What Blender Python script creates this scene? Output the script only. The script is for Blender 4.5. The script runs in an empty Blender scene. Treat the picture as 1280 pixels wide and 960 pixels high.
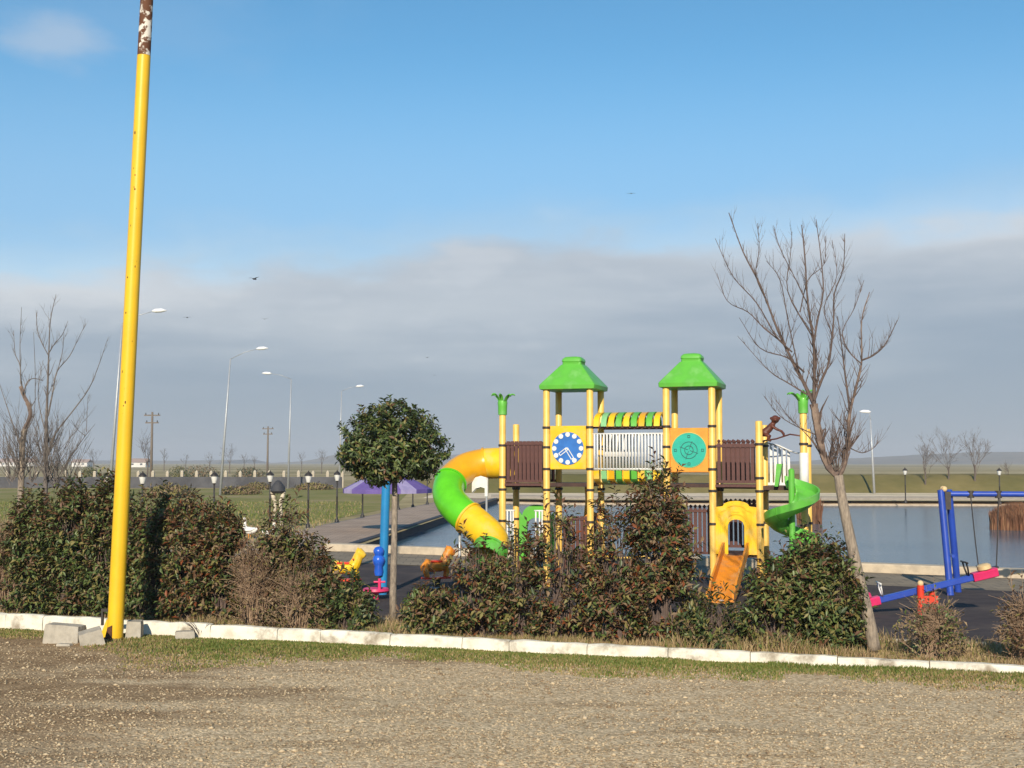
import bpy, math, random
import numpy as np
from mathutils import Vector, Matrix, noise as mnoise
R = math.radians
S = bpy.context.scene
COL = S.collection
rng = random.Random(7)
nrg = np.random.default_rng(11)

# ---------------------------------------------------------------- camera
F, CX, CY, CAMH = 1545.0, 640.0, 480.0, 2.4
PITCH = math.atan(98 / F)
cam = bpy.data.cameras.new('camera'); camo = bpy.data.objects.new('camera', cam); COL.objects.link(camo)
cam.sensor_width = 36; cam.lens = 36 * F / 1280; cam.clip_start = .1; cam.clip_end = 12000
camo.location = (0, 0, CAMH); camo.rotation_euler = (R(90) + PITCH, 0, 0)
S.camera = camo

# ---------------------------------------------------------------- light
SUN_EL, SUN_AZ = 26.0, 7.0     # sun behind the viewer, a little to the left
sun = bpy.data.lights.new('sun', 'SUN'); suno = bpy.data.objects.new('sun', sun); COL.objects.link(suno)
sun.energy = 5.0; sun.angle = R(.5); sun.color = (1, .88, .70)
tv = Vector((math.sin(R(SUN_AZ)) * math.cos(R(SUN_EL)), math.cos(R(SUN_AZ)) * math.cos(R(SUN_EL)), -math.sin(R(SUN_EL))))
suno.rotation_euler = tv.to_track_quat('-Z', 'Y').to_euler(); suno.location = (-5, -10, 20)
S.view_settings.view_transform = 'Standard'; S.view_settings.look = 'None'
S.view_settings.exposure = 0.14; S.view_settings.gamma = 1.0

W = bpy.data.worlds.new('World'); S.world = W; W.use_nodes = True
wn, wl = W.node_tree.nodes, W.node_tree.links
wn.clear()
def N(t, tree=None, **kw):
    n = (tree or W.node_tree).nodes.new(t)
    for k, v in kw.items(): setattr(n, k, v)
    return n
def wmath(op, a, b=None, c=None, clamp=False):
    n = N('ShaderNodeMath', operation=op); n.use_clamp = clamp
    for i, v in enumerate((a, b, c)):
        if v is None: continue
        if isinstance(v, (int, float)): n.inputs[i].default_value = v
        else: wl.new(v, n.inputs[i])
    return n.outputs[0]
def wnoise(vec, scale, detail=5, rough=.55):
    n = N('ShaderNodeTexNoise'); n.inputs['Scale'].default_value = scale
    n.inputs['Detail'].default_value = detail; n.inputs['Roughness'].default_value = rough
    wl.new(vec, n.inputs['Vector']); return n.outputs['Fac']
def wstep(v, lo, hi):
    n = N('ShaderNodeMapRange', interpolation_type='SMOOTHSTEP')
    wl.new(v, n.inputs['Value'])
    n.inputs['From Min'].default_value = lo; n.inputs['From Max'].default_value = hi
    return n.outputs['Result']
def wmixc(f, a, b):
    n = N('ShaderNodeMix', data_type='RGBA')
    wl.new(f, n.inputs[0])
    for i, v in ((6, a), (7, b)):
        if isinstance(v, tuple): n.inputs[i].default_value = (*v, 1)
        else: wl.new(v, n.inputs[i])
    return n.outputs[2]
sky = N('ShaderNodeTexSky', sky_type='NISHITA'); sky.sun_disc = False
sky.sun_elevation = R(SUN_EL); sky.sun_rotation = R(180 + SUN_AZ)
sky.air_density = 1.0; sky.dust_density = .0; sky.ozone_density = 2.4
bg = N('ShaderNodeBackground'); bg.inputs[1].default_value = .125
hs = N('ShaderNodeHueSaturation'); hs.inputs['Saturation'].default_value = 1.24; hs.inputs['Hue'].default_value = .489; wl.new(sky.outputs[0], hs.inputs['Color']); wl.new(hs.outputs[0], bg.inputs[0])
tc = N('ShaderNodeTexCoord'); sep = N('ShaderNodeSeparateXYZ'); wl.new(tc.outputs['Generated'], sep.inputs[0])
X, Y, Z = sep.outputs
az = wmath('ARCTAN2', X, Y)
st = N('ShaderNodeMapping'); st.inputs['Scale'].default_value = (1, 1, 2.6); wl.new(tc.outputs['Generated'], st.inputs[0])
n_lo = wnoise(st.outputs[0], 3.2, 3)
n_hi = wnoise(st.outputs[0], 13, 7, .55)
st2 = N('ShaderNodeMapping'); st2.inputs['Scale'].default_value = (1, 1, 8); wl.new(tc.outputs['Generated'], st2.inputs[0])
n_str = wnoise(st2.outputs[0], 4.5, 5, .5)
edge = wmath('ADD', wmath('MULTIPLY_ADD', wmath('SINE', az), .056, .174), wmath('ADD', wmath('MULTIPLY_ADD', n_lo, .06, -.03), wmath('MULTIPLY_ADD', n_hi, .05, -.025)))
dz = wmath('SUBTRACT', Z, edge)
bank = wmath('SUBTRACT', 1.0, wstep(dz, -.026, .042))
rise = wstep(wmath('MULTIPLY_ADD', n_str, .16, wmath('ADD', dz, -.08)), -.13, .012)
ccol = wmixc(rise, (.275, .33, .41), (.50, .53, .57))
puff = wmath('MULTIPLY', wstep(n_hi, .5, .7), wmath('MULTIPLY', rise, .6))
ccol = wmixc(puff, ccol, (.60, .62, .65))
# one soft white cloud high on the left, with a thinner veil beside it
def blob(a0, z0, ra, rz):
    ea = wmath('POWER', wmath('DIVIDE', wmath('SUBTRACT', az, a0), ra), 2.0)
    ez = wmath('POWER', wmath('DIVIDE', wmath('SUBTRACT', Z, z0), rz), 2.0)
    e = wmath('SQRT', wmath('ADD', ea, ez))
    return wmath('ADD', e, wmath('MULTIPLY_ADD', n_hi, 2.2, -1.1))
b1 = wmath('SUBTRACT', 1.0, wstep(blob(-.352, .312, .052, .020), .0, 1.5))
b2 = wmath('SUBTRACT', 1.0, wstep(blob(-.30, .33, .13, .055), .1, 1.5))
up = wmath('MAXIMUM', wmath('MULTIPLY', b1, .62), wmath('MULTIPLY', b2, .2))
mask = wmath('MAXIMUM', wmath('MULTIPLY', bank, .95), up, clamp=True)
b3 = wmath('SUBTRACT', 1.0, wstep(blob(-.34, .140, .17, .034), .1, 1.35))
b4 = wmath('SUBTRACT', 1.0, wstep(blob(.36, .185, .22, .024), .1, 1.5))
ccol = wmixc(wmath('MULTIPLY', wmath('MAXIMUM', b3, b4), .85), ccol, (.66, .67, .685))
ccol = wmixc(up, ccol, (.58, .62, .68))
veil = wmath('MULTIPLY', wmath('SUBTRACT', 1.0, wstep(Z, .17, .33)), .62)
ccol = wmixc(mask, (.285, .475, .715), ccol)
mask = wmath('MAXIMUM', mask, veil)
bgc = N('ShaderNodeBackground'); wl.new(ccol, bgc.inputs[0]); bgc.inputs[1].default_value = 1.0
mx = N('ShaderNodeMixShader'); wl.new(mask, mx.inputs[0]); wl.new(bg.outputs[0], mx.inputs[1]); wl.new(bgc.outputs[0], mx.inputs[2])
out = N('ShaderNodeOutputWorld'); wl.new(mx.outputs[0], out.inputs[0])

# ---------------------------------------------------------------- helpers
def at(px, py, d):
    xc, yc = (px - CX) / F, (CY - py) / F
    dy = math.cos(PITCH) - yc * math.sin(PITCH); dzz = math.sin(PITCH) + yc * math.cos(PITCH)
    k = d / dy
    return Vector((xc * k, d, CAMH + dzz * k))
def gp(px, py, z=0.0):
    p = at(px, py, 1.0); s = (z - CAMH) / (p.z - CAMH)
    return Vector((p.x * s, s, z))
def kd(px, off=0.0):            # distance of the kerb line (plus an offset) along a sight line
    return (15.65 + off) / (1 + .29 * (px - 640) / F)

def principled(m):
    return m.node_tree.nodes['Principled BSDF']
def mat(name, c1, c2=None, scale=6.0, rough=.6, bump=0.0, bscale=None, spec=.4, trans=0.0, c3=None, s3=1.0, lo=.35, hi=.65, stretch=None, metal=0.0, coat=0.0, detail=6):
    m = bpy.data.materials.new(name); m.use_nodes = True
    t = m.node_tree; p = principled(m); L = t.links
    p.inputs['Roughness'].default_value = rough; p.inputs['Specular IOR Level'].default_value = spec
    p.inputs['Metallic'].default_value = metal; p.inputs['Coat Weight'].default_value = coat
    if c2 is None: c2 = tuple(v * .78 for v in c1)
    co = t.nodes.new('ShaderNodeTexCoord'); vec = co.outputs['Object']
    if stretch:
        mp = t.nodes.new('ShaderNodeMapping'); mp.inputs['Scale'].default_value = stretch; L.new(vec, mp.inputs[0]); vec = mp.outputs[0]
    def nz(s, d=detail):
        n = t.nodes.new('ShaderNodeTexNoise'); n.inputs['Scale'].default_value = s; n.inputs['Detail'].default_value = d; n.inputs['Roughness'].default_value = .62
        L.new(vec, n.inputs['Vector']); return n.outputs['Fac']
    def mixc(fac, a, b):
        n = t.nodes.new('ShaderNodeMix'); n.data_type = 'RGBA'; L.new(fac, n.inputs[0])
        for i, v in ((6, a), (7, b)):
            if isinstance(v, tuple): n.inputs[i].default_value = (*v, 1)
            else: L.new(v, n.inputs[i])
        return n.outputs[2]
    def ramp(v, a, b):
        n = t.nodes.new('ShaderNodeMapRange'); n.interpolation_type = 'SMOOTHSTEP'; L.new(v, n.inputs['Value'])
        n.inputs['From Min'].default_value = a; n.inputs['From Max'].default_value = b; return n.outputs['Result']
    n1 = nz(scale); col = mixc(ramp(n1, lo, hi), c1, c2)
    if c3: col = mixc(ramp(nz(s3), .48, .68), col, c3)
    L.new(col, p.inputs['Base Color'])
    if bump:
        b = t.nodes.new('ShaderNodeBump'); b.inputs['Strength'].default_value = bump; b.inputs['Distance'].default_value = .02
        L.new(nz(bscale or scale * 3), b.inputs['Height']); L.new(b.outputs[0], p.inputs['Normal'])
    if trans:
        tr = t.nodes.new('ShaderNodeBsdfTranslucent'); L.new(col, tr.inputs[0])
        ms = t.nodes.new('ShaderNodeMixShader'); ms.inputs[0].default_value = trans
        L.new(p.outputs[0], ms.inputs[1]); L.new(tr.outputs[0], ms.inputs[2])
        o = [n for n in t.nodes if n.type == 'OUTPUT_MATERIAL'][0]; L.new(ms.outputs[0], o.inputs[0])
    return m

class MB:
    """collects faces; build() links them as one mesh object"""
    def __init__(s): s.v, s.f, s.mi = [], [], []
    def add(s, vs, fs, mi=0):
        o = len(s.v); s.v += [tuple(v) for v in vs]
        for f in fs: s.f.append([i + o for i in f]); s.mi.append(mi)
    def box(s, a, b, mi=0, M=None):
        (x0, y0, z0), (x1, y1, z1) = a, b
        vs = [Vector(p) for p in ((x0,y0,z0),(x1,y0,z0),(x1,y1,z0),(x0,y1,z0),(x0,y0,z1),(x1,y0,z1),(x1,y1,z1),(x0,y1,z1))]
        if M: vs = [M @ v for v in vs]
        s.add(vs, [(0,3,2,1),(4,5,6,7),(0,1,5,4),(1,2,6,5),(2,3,7,6),(3,0,4,7)], mi)
    def loft(s, rings, mi=0, cap=True, closed=True):
        n = len(rings[0]); vs = [p for r in rings for p in r]; fs = []
        for i in range(len(rings) - 1):
            for j in range(n if closed else n - 1):
                k = (j + 1) % n
                fs.append((i*n+j, i*n+k, (i+1)*n+k, (i+1)*n+j))
        if cap and closed:
            fs.append(tuple(reversed(range(n)))); fs.append(tuple((len(rings)-1)*n + j for j in range(n)))
        s.add(vs, fs, mi)
    def tube(s, path, radii, n=8, mi=0, cap=True, sx=1.0):
        path = [Vector(p) for p in path]
        if isinstance(radii, (int, float)): radii = [radii] * len(path)
        rings = []; t0 = None
        for i, p in enumerate(path):
            a = path[max(0, i-1)]; b = path[min(len(path)-1, i+1)]
            t = (b - a); t = t.normalized() if t.length > 1e-9 else Vector((0,0,1))
            if t0 is None:
                u = t.orthogonal().normalized() if abs(t.z) < .999 else Vector((1,0,0))
            else:
                u = (u - t * u.dot(t)); u = u.normalized() if u.length > 1e-6 else t.orthogonal().normalized()
            t0 = t; w = t.cross(u)
            rings.append([p + (u * math.cos(2*math.pi*k/n) * sx + w * math.sin(2*math.pi*k/n)) * radii[i] for k in range(n)])
        s.loft(rings, mi, cap)
    def lathe(s, prof, n=16, mi=0, M=None):
        rings = [[(Vector((r*math.cos(2*math.pi*k/n), r*math.sin(2*math.pi*k/n), z))) for k in range(n)] for r, z in prof]
        if M: rings = [[M @ v for v in r] for r in rings]
        s.loft(rings, mi)
    def sphere(s, c, r, n=10, mi=0, sc=(1,1,1)):
        c = Vector(c); rings = []
        for i in range(n//2 + 1):
            a = math.pi * (i + .02) / (n//2 + .04) - math.pi/2
            rings.append([c + Vector((r*sc[0]*math.cos(a)*math.cos(2*math.pi*k/n), r*sc[1]*math.cos(a)*math.sin(2*math.pi*k/n), r*sc[2]*math.sin(a))) for k in range(n)])
        s.loft(rings, mi)
    def prism(s, pts, y0, y1, mi=0):      # outline in x,z extruded along y
        n = len(pts)
        vs = [(x, y0, z) for x, z in pts] + [(x, y1, z) for x, z in pts]
        s.add(vs, [tuple(range(n)), tuple(reversed(range(n, 2*n)))] + [(i, i+n, (i+1)%n+n, (i+1)%n) for i in range(n)], mi)
    def frame(s, outer, inner, y0, y1, mi=0):   # open arch: strip between two x,z polylines, thick in y
        n = len(outer)
        vs = [(x,y0,z) for x,z in outer] + [(x,y0,z) for x,z in inner] + [(x,y1,z) for x,z in outer] + [(x,y1,z) for x,z in inner]
        fs = []
        for i in range(n-1):
            fs += [(i, i+1, n+i+1, n+i), (2*n+i, 3*n+i, 3*n+i+1, 2*n+i+1), (i, 2*n+i, 2*n+i+1, i+1), (n+i, n+i+1, 3*n+i+1, 3*n+i)]
        fs += [(0, n, 3*n, 2*n), (n-1, 3*n-1, 4*n-1, 2*n-1)]
        s.add(vs, fs, mi)
    def mesh(s, name, mats, smooth=False):
        me = bpy.data.meshes.new(name); me.from_pydata(s.v, [], s.f)
        for m in (mats if isinstance(mats, (list, tuple)) else [mats]): me.materials.append(m)
        if len(me.materials) > 1: me.polygons.foreach_set('material_index', s.mi)
        if smooth:
            me.polygons.foreach_set('use_smooth', [True] * len(me.polygons))
            if smooth != True: me.set_sharp_from_angle(angle=R(smooth))
        me.update(); return me
    def build(s, name, mats, parent=None, smooth=False, kind=None):
        return link(name, s.mesh(name, mats, smooth), parent, kind)
def link(name, me, parent=None, kind=None):
    o = bpy.data.objects.new(name, me); COL.objects.link(o)
    if parent: o.parent = parent
    if kind: o['kind'] = kind
    return o
def npmesh(name, V, Fc, mats, mi=None):
    V = np.asarray(V, dtype=np.float32); Fc = np.asarray(Fc, dtype=np.int32); k = Fc.shape[1]
    me = bpy.data.meshes.new(name); me.vertices.add(len(V)); me.vertices.foreach_set('co', V.ravel())
    me.loops.add(Fc.size); me.loops.foreach_set('vertex_index', Fc.ravel())
    me.polygons.add(len(Fc)); me.polygons.foreach_set('loop_start', np.arange(0, Fc.size, k, dtype=np.int32))
    for m in (mats if isinstance(mats, (list, tuple)) else [mats]): me.materials.append(m)
    if mi is not None: me.polygons.foreach_set('material_index', np.asarray(mi, dtype=np.int32))
    me.update(calc_edges=True); me.validate(); return me
def tag(o, label, cat, group=None):
    o['label'] = label; o['category'] = cat
    if group: o['group'] = group
    return o
def thing(name, label, cat, loc=(0,0,0), rz=0.0, group=None):
    o = bpy.data.objects.new(name, None); COL.objects.link(o); o.location = loc; o.rotation_euler = (0,0,rz)
    o.empty_display_size = .2
    return tag(o, label, cat, group)
def copy_tree(o, parent=None):
    c = o.copy(); COL.objects.link(c)
    if parent: c.parent = parent
    for ch in [x for x in COL.objects if x.parent == o]: copy_tree(ch, c)
    return c
def resample(pts, n):
    pts = [Vector((p[0], p[1])) for p in pts]; L = [0]
    for a, b in zip(pts, pts[1:]): L.append(L[-1] + (b-a).length)
    out = []
    for i in range(n):
        s = L[-1] * i / (n-1); k = 0
        while k < len(L)-2 and L[k+1] < s: k += 1
        f = (s - L[k]) / max(1e-9, L[k+1]-L[k]); p = pts[k].lerp(pts[k+1], min(1, f)); out.append((p.x, p.y))
    return out
def smooth_path(pts, per=6):
    pts = [Vector(p) for p in pts]; P = [pts[0]*2-pts[1]] + pts + [pts[-1]*2-pts[-2]]; out = []
    for i in range(1, len(P)-2):
        for k in range(per):
            t = k/per; a, b, c, d = P[i-1:i+3]
            out.append(.5*((2*b)+(c-a)*t+(2*a-5*b+4*c-d)*t*t+(3*b-a-3*c+d)*t**3))
    out.append(pts[-1]); return out

# ---------------------------------------------------------------- materials
M = {}
M['pole_yellow'] = mat('pole_yellow', (.80,.49,.016), (.74,.445,.016), 3, .42, .06, 40, c3=(.76,.47,.02), s3=9, spec=.45)
M['rust_white'] = mat('rust_white', (.70,.66,.58), (.12,.048,.022), 6, .8, .3, 30, lo=.44, hi=.50)
M['rust'] = mat('rust', (.12,.045,.02), (.05,.022,.012), 14, .85, .3)
M['post_yellow'] = mat('post_yellow', (.84,.54,.125), (.74,.46,.095), 4, .4, .03, 20, spec=.45)
M['yellow'] = mat('plastic_yellow', (.88,.55,.014), (.78,.46,.012), 3, .42, .04, 20, coat=.1, c3=(.74,.50,.10), s3=3.5)
M['orange_yellow'] = mat('plastic_amber', (.80,.40,.012), (.72,.34,.01), 3, .33, .03, 20, coat=.2)
M['orange'] = mat('plastic_orange', (.74,.27,.02), (.60,.20,.02), 4, .48, .05, 20, c3=(.62,.30,.09), s3=4)
M['green'] = mat('plastic_green', (.12,.46,.05), (.10,.39,.045), 3, .45, .04, 20, coat=.08, c3=(.17,.48,.10), s3=3.0)
M['bright_green'] = mat('plastic_bright_green', (.12,.58,.015), (.10,.50,.012), 3, .33, .02, 20, coat=.2)
M['pale_green'] = mat('plastic_pale_green', (.26,.56,.24), (.2,.47,.2), 4, .45)
M['brown'] = mat('wood_plastic_brown', (.115,.046,.038), (.08,.032,.028), 12, .6, .1, 40, stretch=(6,6,1))
M['dark_brown'] = mat('deck_brown', (.07,.035,.026), (.045,.024,.02), 8, .7)
M['monkey'] = mat('monkey_brown', (.13,.04,.025), (.085,.028,.018), 8, .45)
M['white'] = mat('white_metal', (.78,.78,.76), (.68,.67,.64), 6, .45)
M['clamp'] = mat('clamp_black', (.03,.026,.024), (.05,.04,.035), 10, .5)
M['disc_blue'] = mat('disc_blue', (.035,.17,.52), (.03,.14,.44), 5, .4)
M['teal'] = mat('disc_teal', (.02,.44,.32), (.02,.38,.28), 5, .45)
M['dark_teal'] = mat('line_teal', (.02,.13,.12), (.02,.1,.1), 5, .5)
M['panel_orange'] = mat('panel_orange', (.80,.33,.04), (.7,.27,.03), 5, .45)
M['blue'] = mat('frame_blue', (.022,.07,.42), (.018,.055,.34), 4, .4, coat=.1)
M['sky_blue'] = mat('post_light_blue', (.02,.23,.50), (.02,.19,.43), 4, .4)
M['cobalt'] = mat('hub_blue', (.02,.12,.62), (.02,.09,.5), 4, .3, coat=.3)
M['pink'] = mat('plastic_pink', (.72,.04,.16), (.6,.03,.12), 5, .4)
M['red'] = mat('plastic_red', (.72,.055,.02), (.6,.04,.02), 5, .45)
M['cream'] = mat('seat_cream', (.72,.52,.28), (.62,.44,.22), 5, .5)
M['purple'] = mat('canopy_purple', (.15,.10,.32), (.12,.08,.27), 4, .8)
M['canopy_white'] = mat('canopy_pale', (.36,.31,.50), (.28,.24,.42), 5, .8)
M['black_metal'] = mat('black_metal', (.022,.02,.02), (.04,.034,.03), 9, .5)
M['lantern'] = mat('lantern_glass', (.62,.61,.56), (.54,.53,.49), 5, .3)
M['galv'] = mat('galvanised', (.44,.46,.48), (.38,.40,.42), 5, .45, metal=.3)
M['lamp_white'] = mat('lamp_head_white', (.82,.83,.84), (.75,.76,.78), 5, .35)
M['wood_pole'] = mat('weathered_pole', (.20,.165,.13), (.13,.105,.085), 8, .85, .2, 30, stretch=(5,5,1))
M['kerb'] = mat('kerb_paint', (.76,.72,.61), (.58,.53,.42), 5, .85, .35, 30, c3=(.30,.25,.185), s3=2.6, lo=.42, hi=.72, spec=.06)
M['kerb_far'] = mat('kerb_beige', (.56,.47,.35), (.44,.37,.28), 5, .9, .25, 25, spec=.06)
M['concrete'] = mat('concrete', (.44,.40,.33), (.32,.29,.24), 7, .9, .4, 30, c3=(.52,.48,.41), s3=2, spec=.06)
M['stone_wall'] = mat('bank_stone', (.56,.46,.34), (.43,.35,.26), 3, .9, .4, 14, spec=.06)
M['wall_dark'] = mat('wall_shade_and_dark_top', (.035,.038,.045), (.05,.05,.055), 3, .7)  # near-black paints in the bank wall's shade; also the ornament's own dark top
M['bark'] = mat('bark', (.20,.15,.115), (.11,.08,.065), 10, .9, .5, 40, stretch=(4,4,1))
M['bark_light'] = mat('bark_light', (.36,.295,.225), (.19,.155,.125), 9, .9, .5, 40, stretch=(4,4,1))
M['dry'] = mat('dry_stem', (.34,.235,.15), (.22,.145,.095), 6, .9)
M['limb_bark'] = mat('limb_bark', (.26,.19,.145), (.14,.10,.085), 8, .9, .5, 40)
M['bark_grey'] = mat('bark_grey', (.19,.165,.145), (.10,.085,.078), 9, .9, .4, 40)
M['twig'] = mat('twig', (.135,.095,.08), (.09,.065,.055), 8, .85)
M['far_twig'] = mat('far_twig', (.15,.12,.10), (.10,.08,.07), 3, .9)
LEAF = {}
LEAF['green'] = mat('leaf_green', (.075,.118,.030), (.12,.165,.044), 9, .42, trans=.18, spec=.45)
LEAF['dark'] = mat('leaf_dark', (.045,.068,.024), (.066,.092,.030), 9, .45, trans=.12, spec=.45)
LEAF['olive'] = mat('leaf_olive', (.18,.165,.050), (.25,.21,.07), 9, .5, trans=.2)
LEAF['red'] = mat('leaf_red_brown', (.17,.085,.042), (.12,.064,.034), 9, .5, trans=.2)
LEAF['rust'] = mat('leaf_rust', (.26,.075,.022), (.17,.05,.02), 9, .55, trans=.2)
LEAF['tan'] = mat('leaf_tan', (.36,.26,.15), (.27,.19,.11), 9, .7, trans=.2)
LEAF['brown'] = mat('leaf_brown', (.25,.17,.095), (.175,.12,.068), 9, .7, trans=.15)
LEAF['pale'] = mat('leaf_pale', (.19,.23,.08), (.14,.18,.06), 9, .4, trans=.2)
BL = {}
BL['green'] = mat('blade_green', (.12,.17,.03), (.17,.205,.042), 2, .6, trans=.25)
BL['olive'] = mat('blade_olive', (.25,.225,.065), (.31,.26,.09), 2, .7, trans=.25)
BL['dry'] = mat('blade_dry', (.52,.39,.21), (.40,.29,.15), 2, .8, trans=.2)
BL['brown'] = mat('blade_brown', (.28,.185,.10), (.36,.24,.13), 2, .8, trans=.15)

# ---------------------------------------------------------------- the setting
def sheet(name, pts, z, m, kind='structure'):
    mb = MB(); mb.add([(p[0], p[1], z) for p in pts], [tuple(range(len(pts)))]); return mb.build(name, m, None, kind=kind)
BANKL = lambda y: -4.5 + .0784 * (y - 36.7)                 # left bank of the lake
NEARL = lambda x: 33.4 - .52 * (x + 4.3)                    # near bank wall, its front foot
lake = [(-4.55, NEARL(-4.55) + .42), (14, NEARL(14) + .42), (75, 4), (105, 30), (105, 76.5), (30, 77.0), (4, 79.0), (BANKL(82), 82)]

# ground: one sheet with a hole where the lake lies
import bmesh
def ground_mat():
    m = bpy.data.materials.new('dry_field'); m.use_nodes = True
    t = m.node_tree; L = t.links; p = principled(m); p.inputs['Roughness'].default_value = .95; p.inputs['Specular IOR Level'].default_value = .04
    co = t.nodes.new('ShaderNodeTexCoord')
    def nz(s, d=6, sc=(1,1,1)):
        mp = t.nodes.new('ShaderNodeMapping'); mp.inputs['Scale'].default_value = sc; L.new(co.outputs['Object'], mp.inputs[0])
        n = t.nodes.new('ShaderNodeTexNoise'); n.inputs['Scale'].default_value = s; n.inputs['Detail'].default_value = d; n.inputs['Roughness'].default_value = .65; L.new(mp.outputs[0], n.inputs['Vector']); return n.outputs['Fac']
    def rmp(v, stops):
        n = t.nodes.new('ShaderNodeValToRGB'); L.new(v, n.inputs[0]); e = n.color_ramp.elements
        while len(e) < len(stops): e.new(.5)
        for el, (q, c) in zip(e, stops): el.position = q; el.color = (*c, 1)
        return n.outputs[0]
    a = rmp(nz(.012, 5, (.5,1.6,1)), [(.35,(.27,.22,.10)),(.5,(.42,.34,.18)),(.62,(.54,.44,.25)),(.72,(.28,.26,.12))])
    b = rmp(nz(.6, 7), [(.3,(.6,.6,.6)),(.7,(1.1,1.1,1.1))])
    mm = t.nodes.new('ShaderNodeMix'); mm.data_type = 'RGBA'; mm.blend_type = 'MULTIPLY'; mm.inputs[0].default_value = 1
    L.new(a, mm.inputs[6]); L.new(b, mm.inputs[7]); L.new(mm.outputs[2], p.inputs['Base Color'])
    return m
bm = bmesh.new()
outer = [bm.verts.new(p) for p in ((-3200,-150,0),(3200,-150,0),(3200,3300,0),(-3200,3300,0))]
inner = [bm.verts.new((x,y,0)) for x,y in lake]
es = [bm.edges.new((l[i], l[(i+1)%len(l)])) for l in (outer, inner) for i in range(len(l))]
bmesh.ops.triangle_fill(bm, edges=es, use_beauty=True)
for f in bm.faces:
    if f.normal.z < 0: f.normal_flip()
me = bpy.data.meshes.new('ground'); bm.to_mesh(me); bm.free(); me.materials.append(ground_mat())
link('ground', me, None, 'structure')

# water and the lake's edges
wm = bpy.data.materials.new('water'); wm.use_nodes = True; p = principled(wm); t = wm.node_tree
p.inputs['Base Color'].default_value = (.05,.115,.17,1); p.inputs['Roughness'].default_value = .13; p.inputs['IOR'].default_value = 1.33
co = t.nodes.new('ShaderNodeTexCoord'); mp = t.nodes.new('ShaderNodeMapping'); mp.inputs['Scale'].default_value = (1.0,1.6,1)
nz_ = t.nodes.new('ShaderNodeTexNoise'); nz_.inputs['Scale'].default_value = 3.2; nz_.inputs['Detail'].default_value = 6
bp = t.nodes.new('ShaderNodeBump'); bp.inputs['Strength'].default_value = .55; bp.inputs['Distance'].default_value = .03
t.links.new(co.outputs['Object'], mp.inputs[0]); t.links.new(mp.outputs[0], nz_.inputs['Vector']); t.links.new(nz_.outputs['Fac'], bp.inputs['Height']); t.links.new(bp.outputs[0], p.inputs['Normal'])
n2 = t.nodes.new('ShaderNodeTexNoise'); n2.inputs['Scale'].default_value = .09; n2.inputs['Detail'].default_value = 4; m2 = t.nodes.new('ShaderNodeMapping'); m2.inputs['Scale'].default_value = (.5,1.6,1)
t.links.new(co.outputs['Object'], m2.inputs[0]); t.links.new(m2.outputs[0], n2.inputs['Vector']); mr2 = t.nodes.new('ShaderNodeMapRange'); mr2.inputs['From Min'].default_value = .35; mr2.inputs['From Max'].default_value = .65; mr2.inputs['To Min'].default_value = .25; mr2.inputs['To Max'].default_value = .8
t.links.new(n2.outputs['Fac'], mr2.inputs['Value']); t.links.new(mr2.outputs[0], bp.inputs['Strength'])
sheet('lake_water', [(-12,22),(110,-2),(110,84),(-12,86)], -.30, wm)
def wall_strip(name, a, b, w, z0, z1, m, side=1):
    a, b = Vector((*a,0)), Vector((*b,0)); d = (b-a).normalized(); n = Vector((-d.y, d.x, 0)) * side
    mb = MB(); ch = .02; prof = [(0,z0),(0,z1-ch),(ch,z1),(w-ch,z1),(w,z1-ch),(w,z0)]
    K = max(2, int((b-a).length/2)); rings = []
    for i in range(K+1):
        q = a.lerp(b, i/K); rings.append([q + n*u + Vector((0,0,z + (rng.uniform(-.008,.008) if z > 0 else 0))) for u, z in prof])
    mb.loft(rings); return mb.build(name, m, None, kind='structure')
wall_strip('lake_edge_wall', (-5.1, NEARL(-5.1)), (14.2, NEARL(14.2)), .40, -.6, .20, M['kerb_far'])
wall_strip('basin_side_wall', (BANKL(36)-.02, 36), (BANKL(82.2)-.02, 82.2), .25, -.6, .05, M['wall_dark'], 1)
# far bank: stone slope, beige path, embankment
mb = MB(); rings = []
for i in range(41):
    x = BANKL(82)-.5 + (110 - BANKL(82)) * i/40; y = 79.0 if x < 4 else (79 - 2*(x-4)/26 if x < 30 else 77 - .5*(x-30)/75)
    if x < 4: y = 82 - 3*(x-BANKL(82))/(4-BANKL(82))
    j = mnoise.noise(Vector((x*.4,0,0)))*.12
    rings.append([(x,y-.5+j,-.6),(x,y-.1+j,-.25),(x,y+2.6,.12),(x,y+4.5,.16),(x,y+5.5,-.1)])
mb.loft(rings, cap=False, closed=False); mb.build('stone_bank', M['stone_wall'], None, smooth=True, kind='structure')
M['path_beige'] = mat('path_beige', (.78,.64,.46), (.66,.54,.39), .8, .95, c3=(.55,.46,.29), s3=.2, spec=.06)
sheet('lakeside_track', [(-6,83.2),(112,78.5),(112,97),(-6,97)], .012, M['path_beige'])
M['dike'] = mat('embankment_grass', (.165,.14,.055), (.22,.18,.075), .35, .95, .5, 2.5, c3=(.12,.115,.04), s3=.08, spec=.06)
mb = MB(); rings = []
for i in range(121):
    x = -14 + 150*i/120; h = 1.42 + .10*mnoise.noise(Vector((x*.09,3,0))) + .05*mnoise.noise(Vector((x*.6,1,0)))
    k = min(1, max(0, (x+14)/10)); h *= k
    rings.append([(x,97,-.05),(x,98.5,h*.45+.02),(x,100.2,h*.9),(x,101.2,h),(x,104,h),(x,109,-.05)])
mb.loft(rings, cap=False, closed=False); mb.build('embankment', M['dike'], None, smooth=True, kind='structure')

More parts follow.
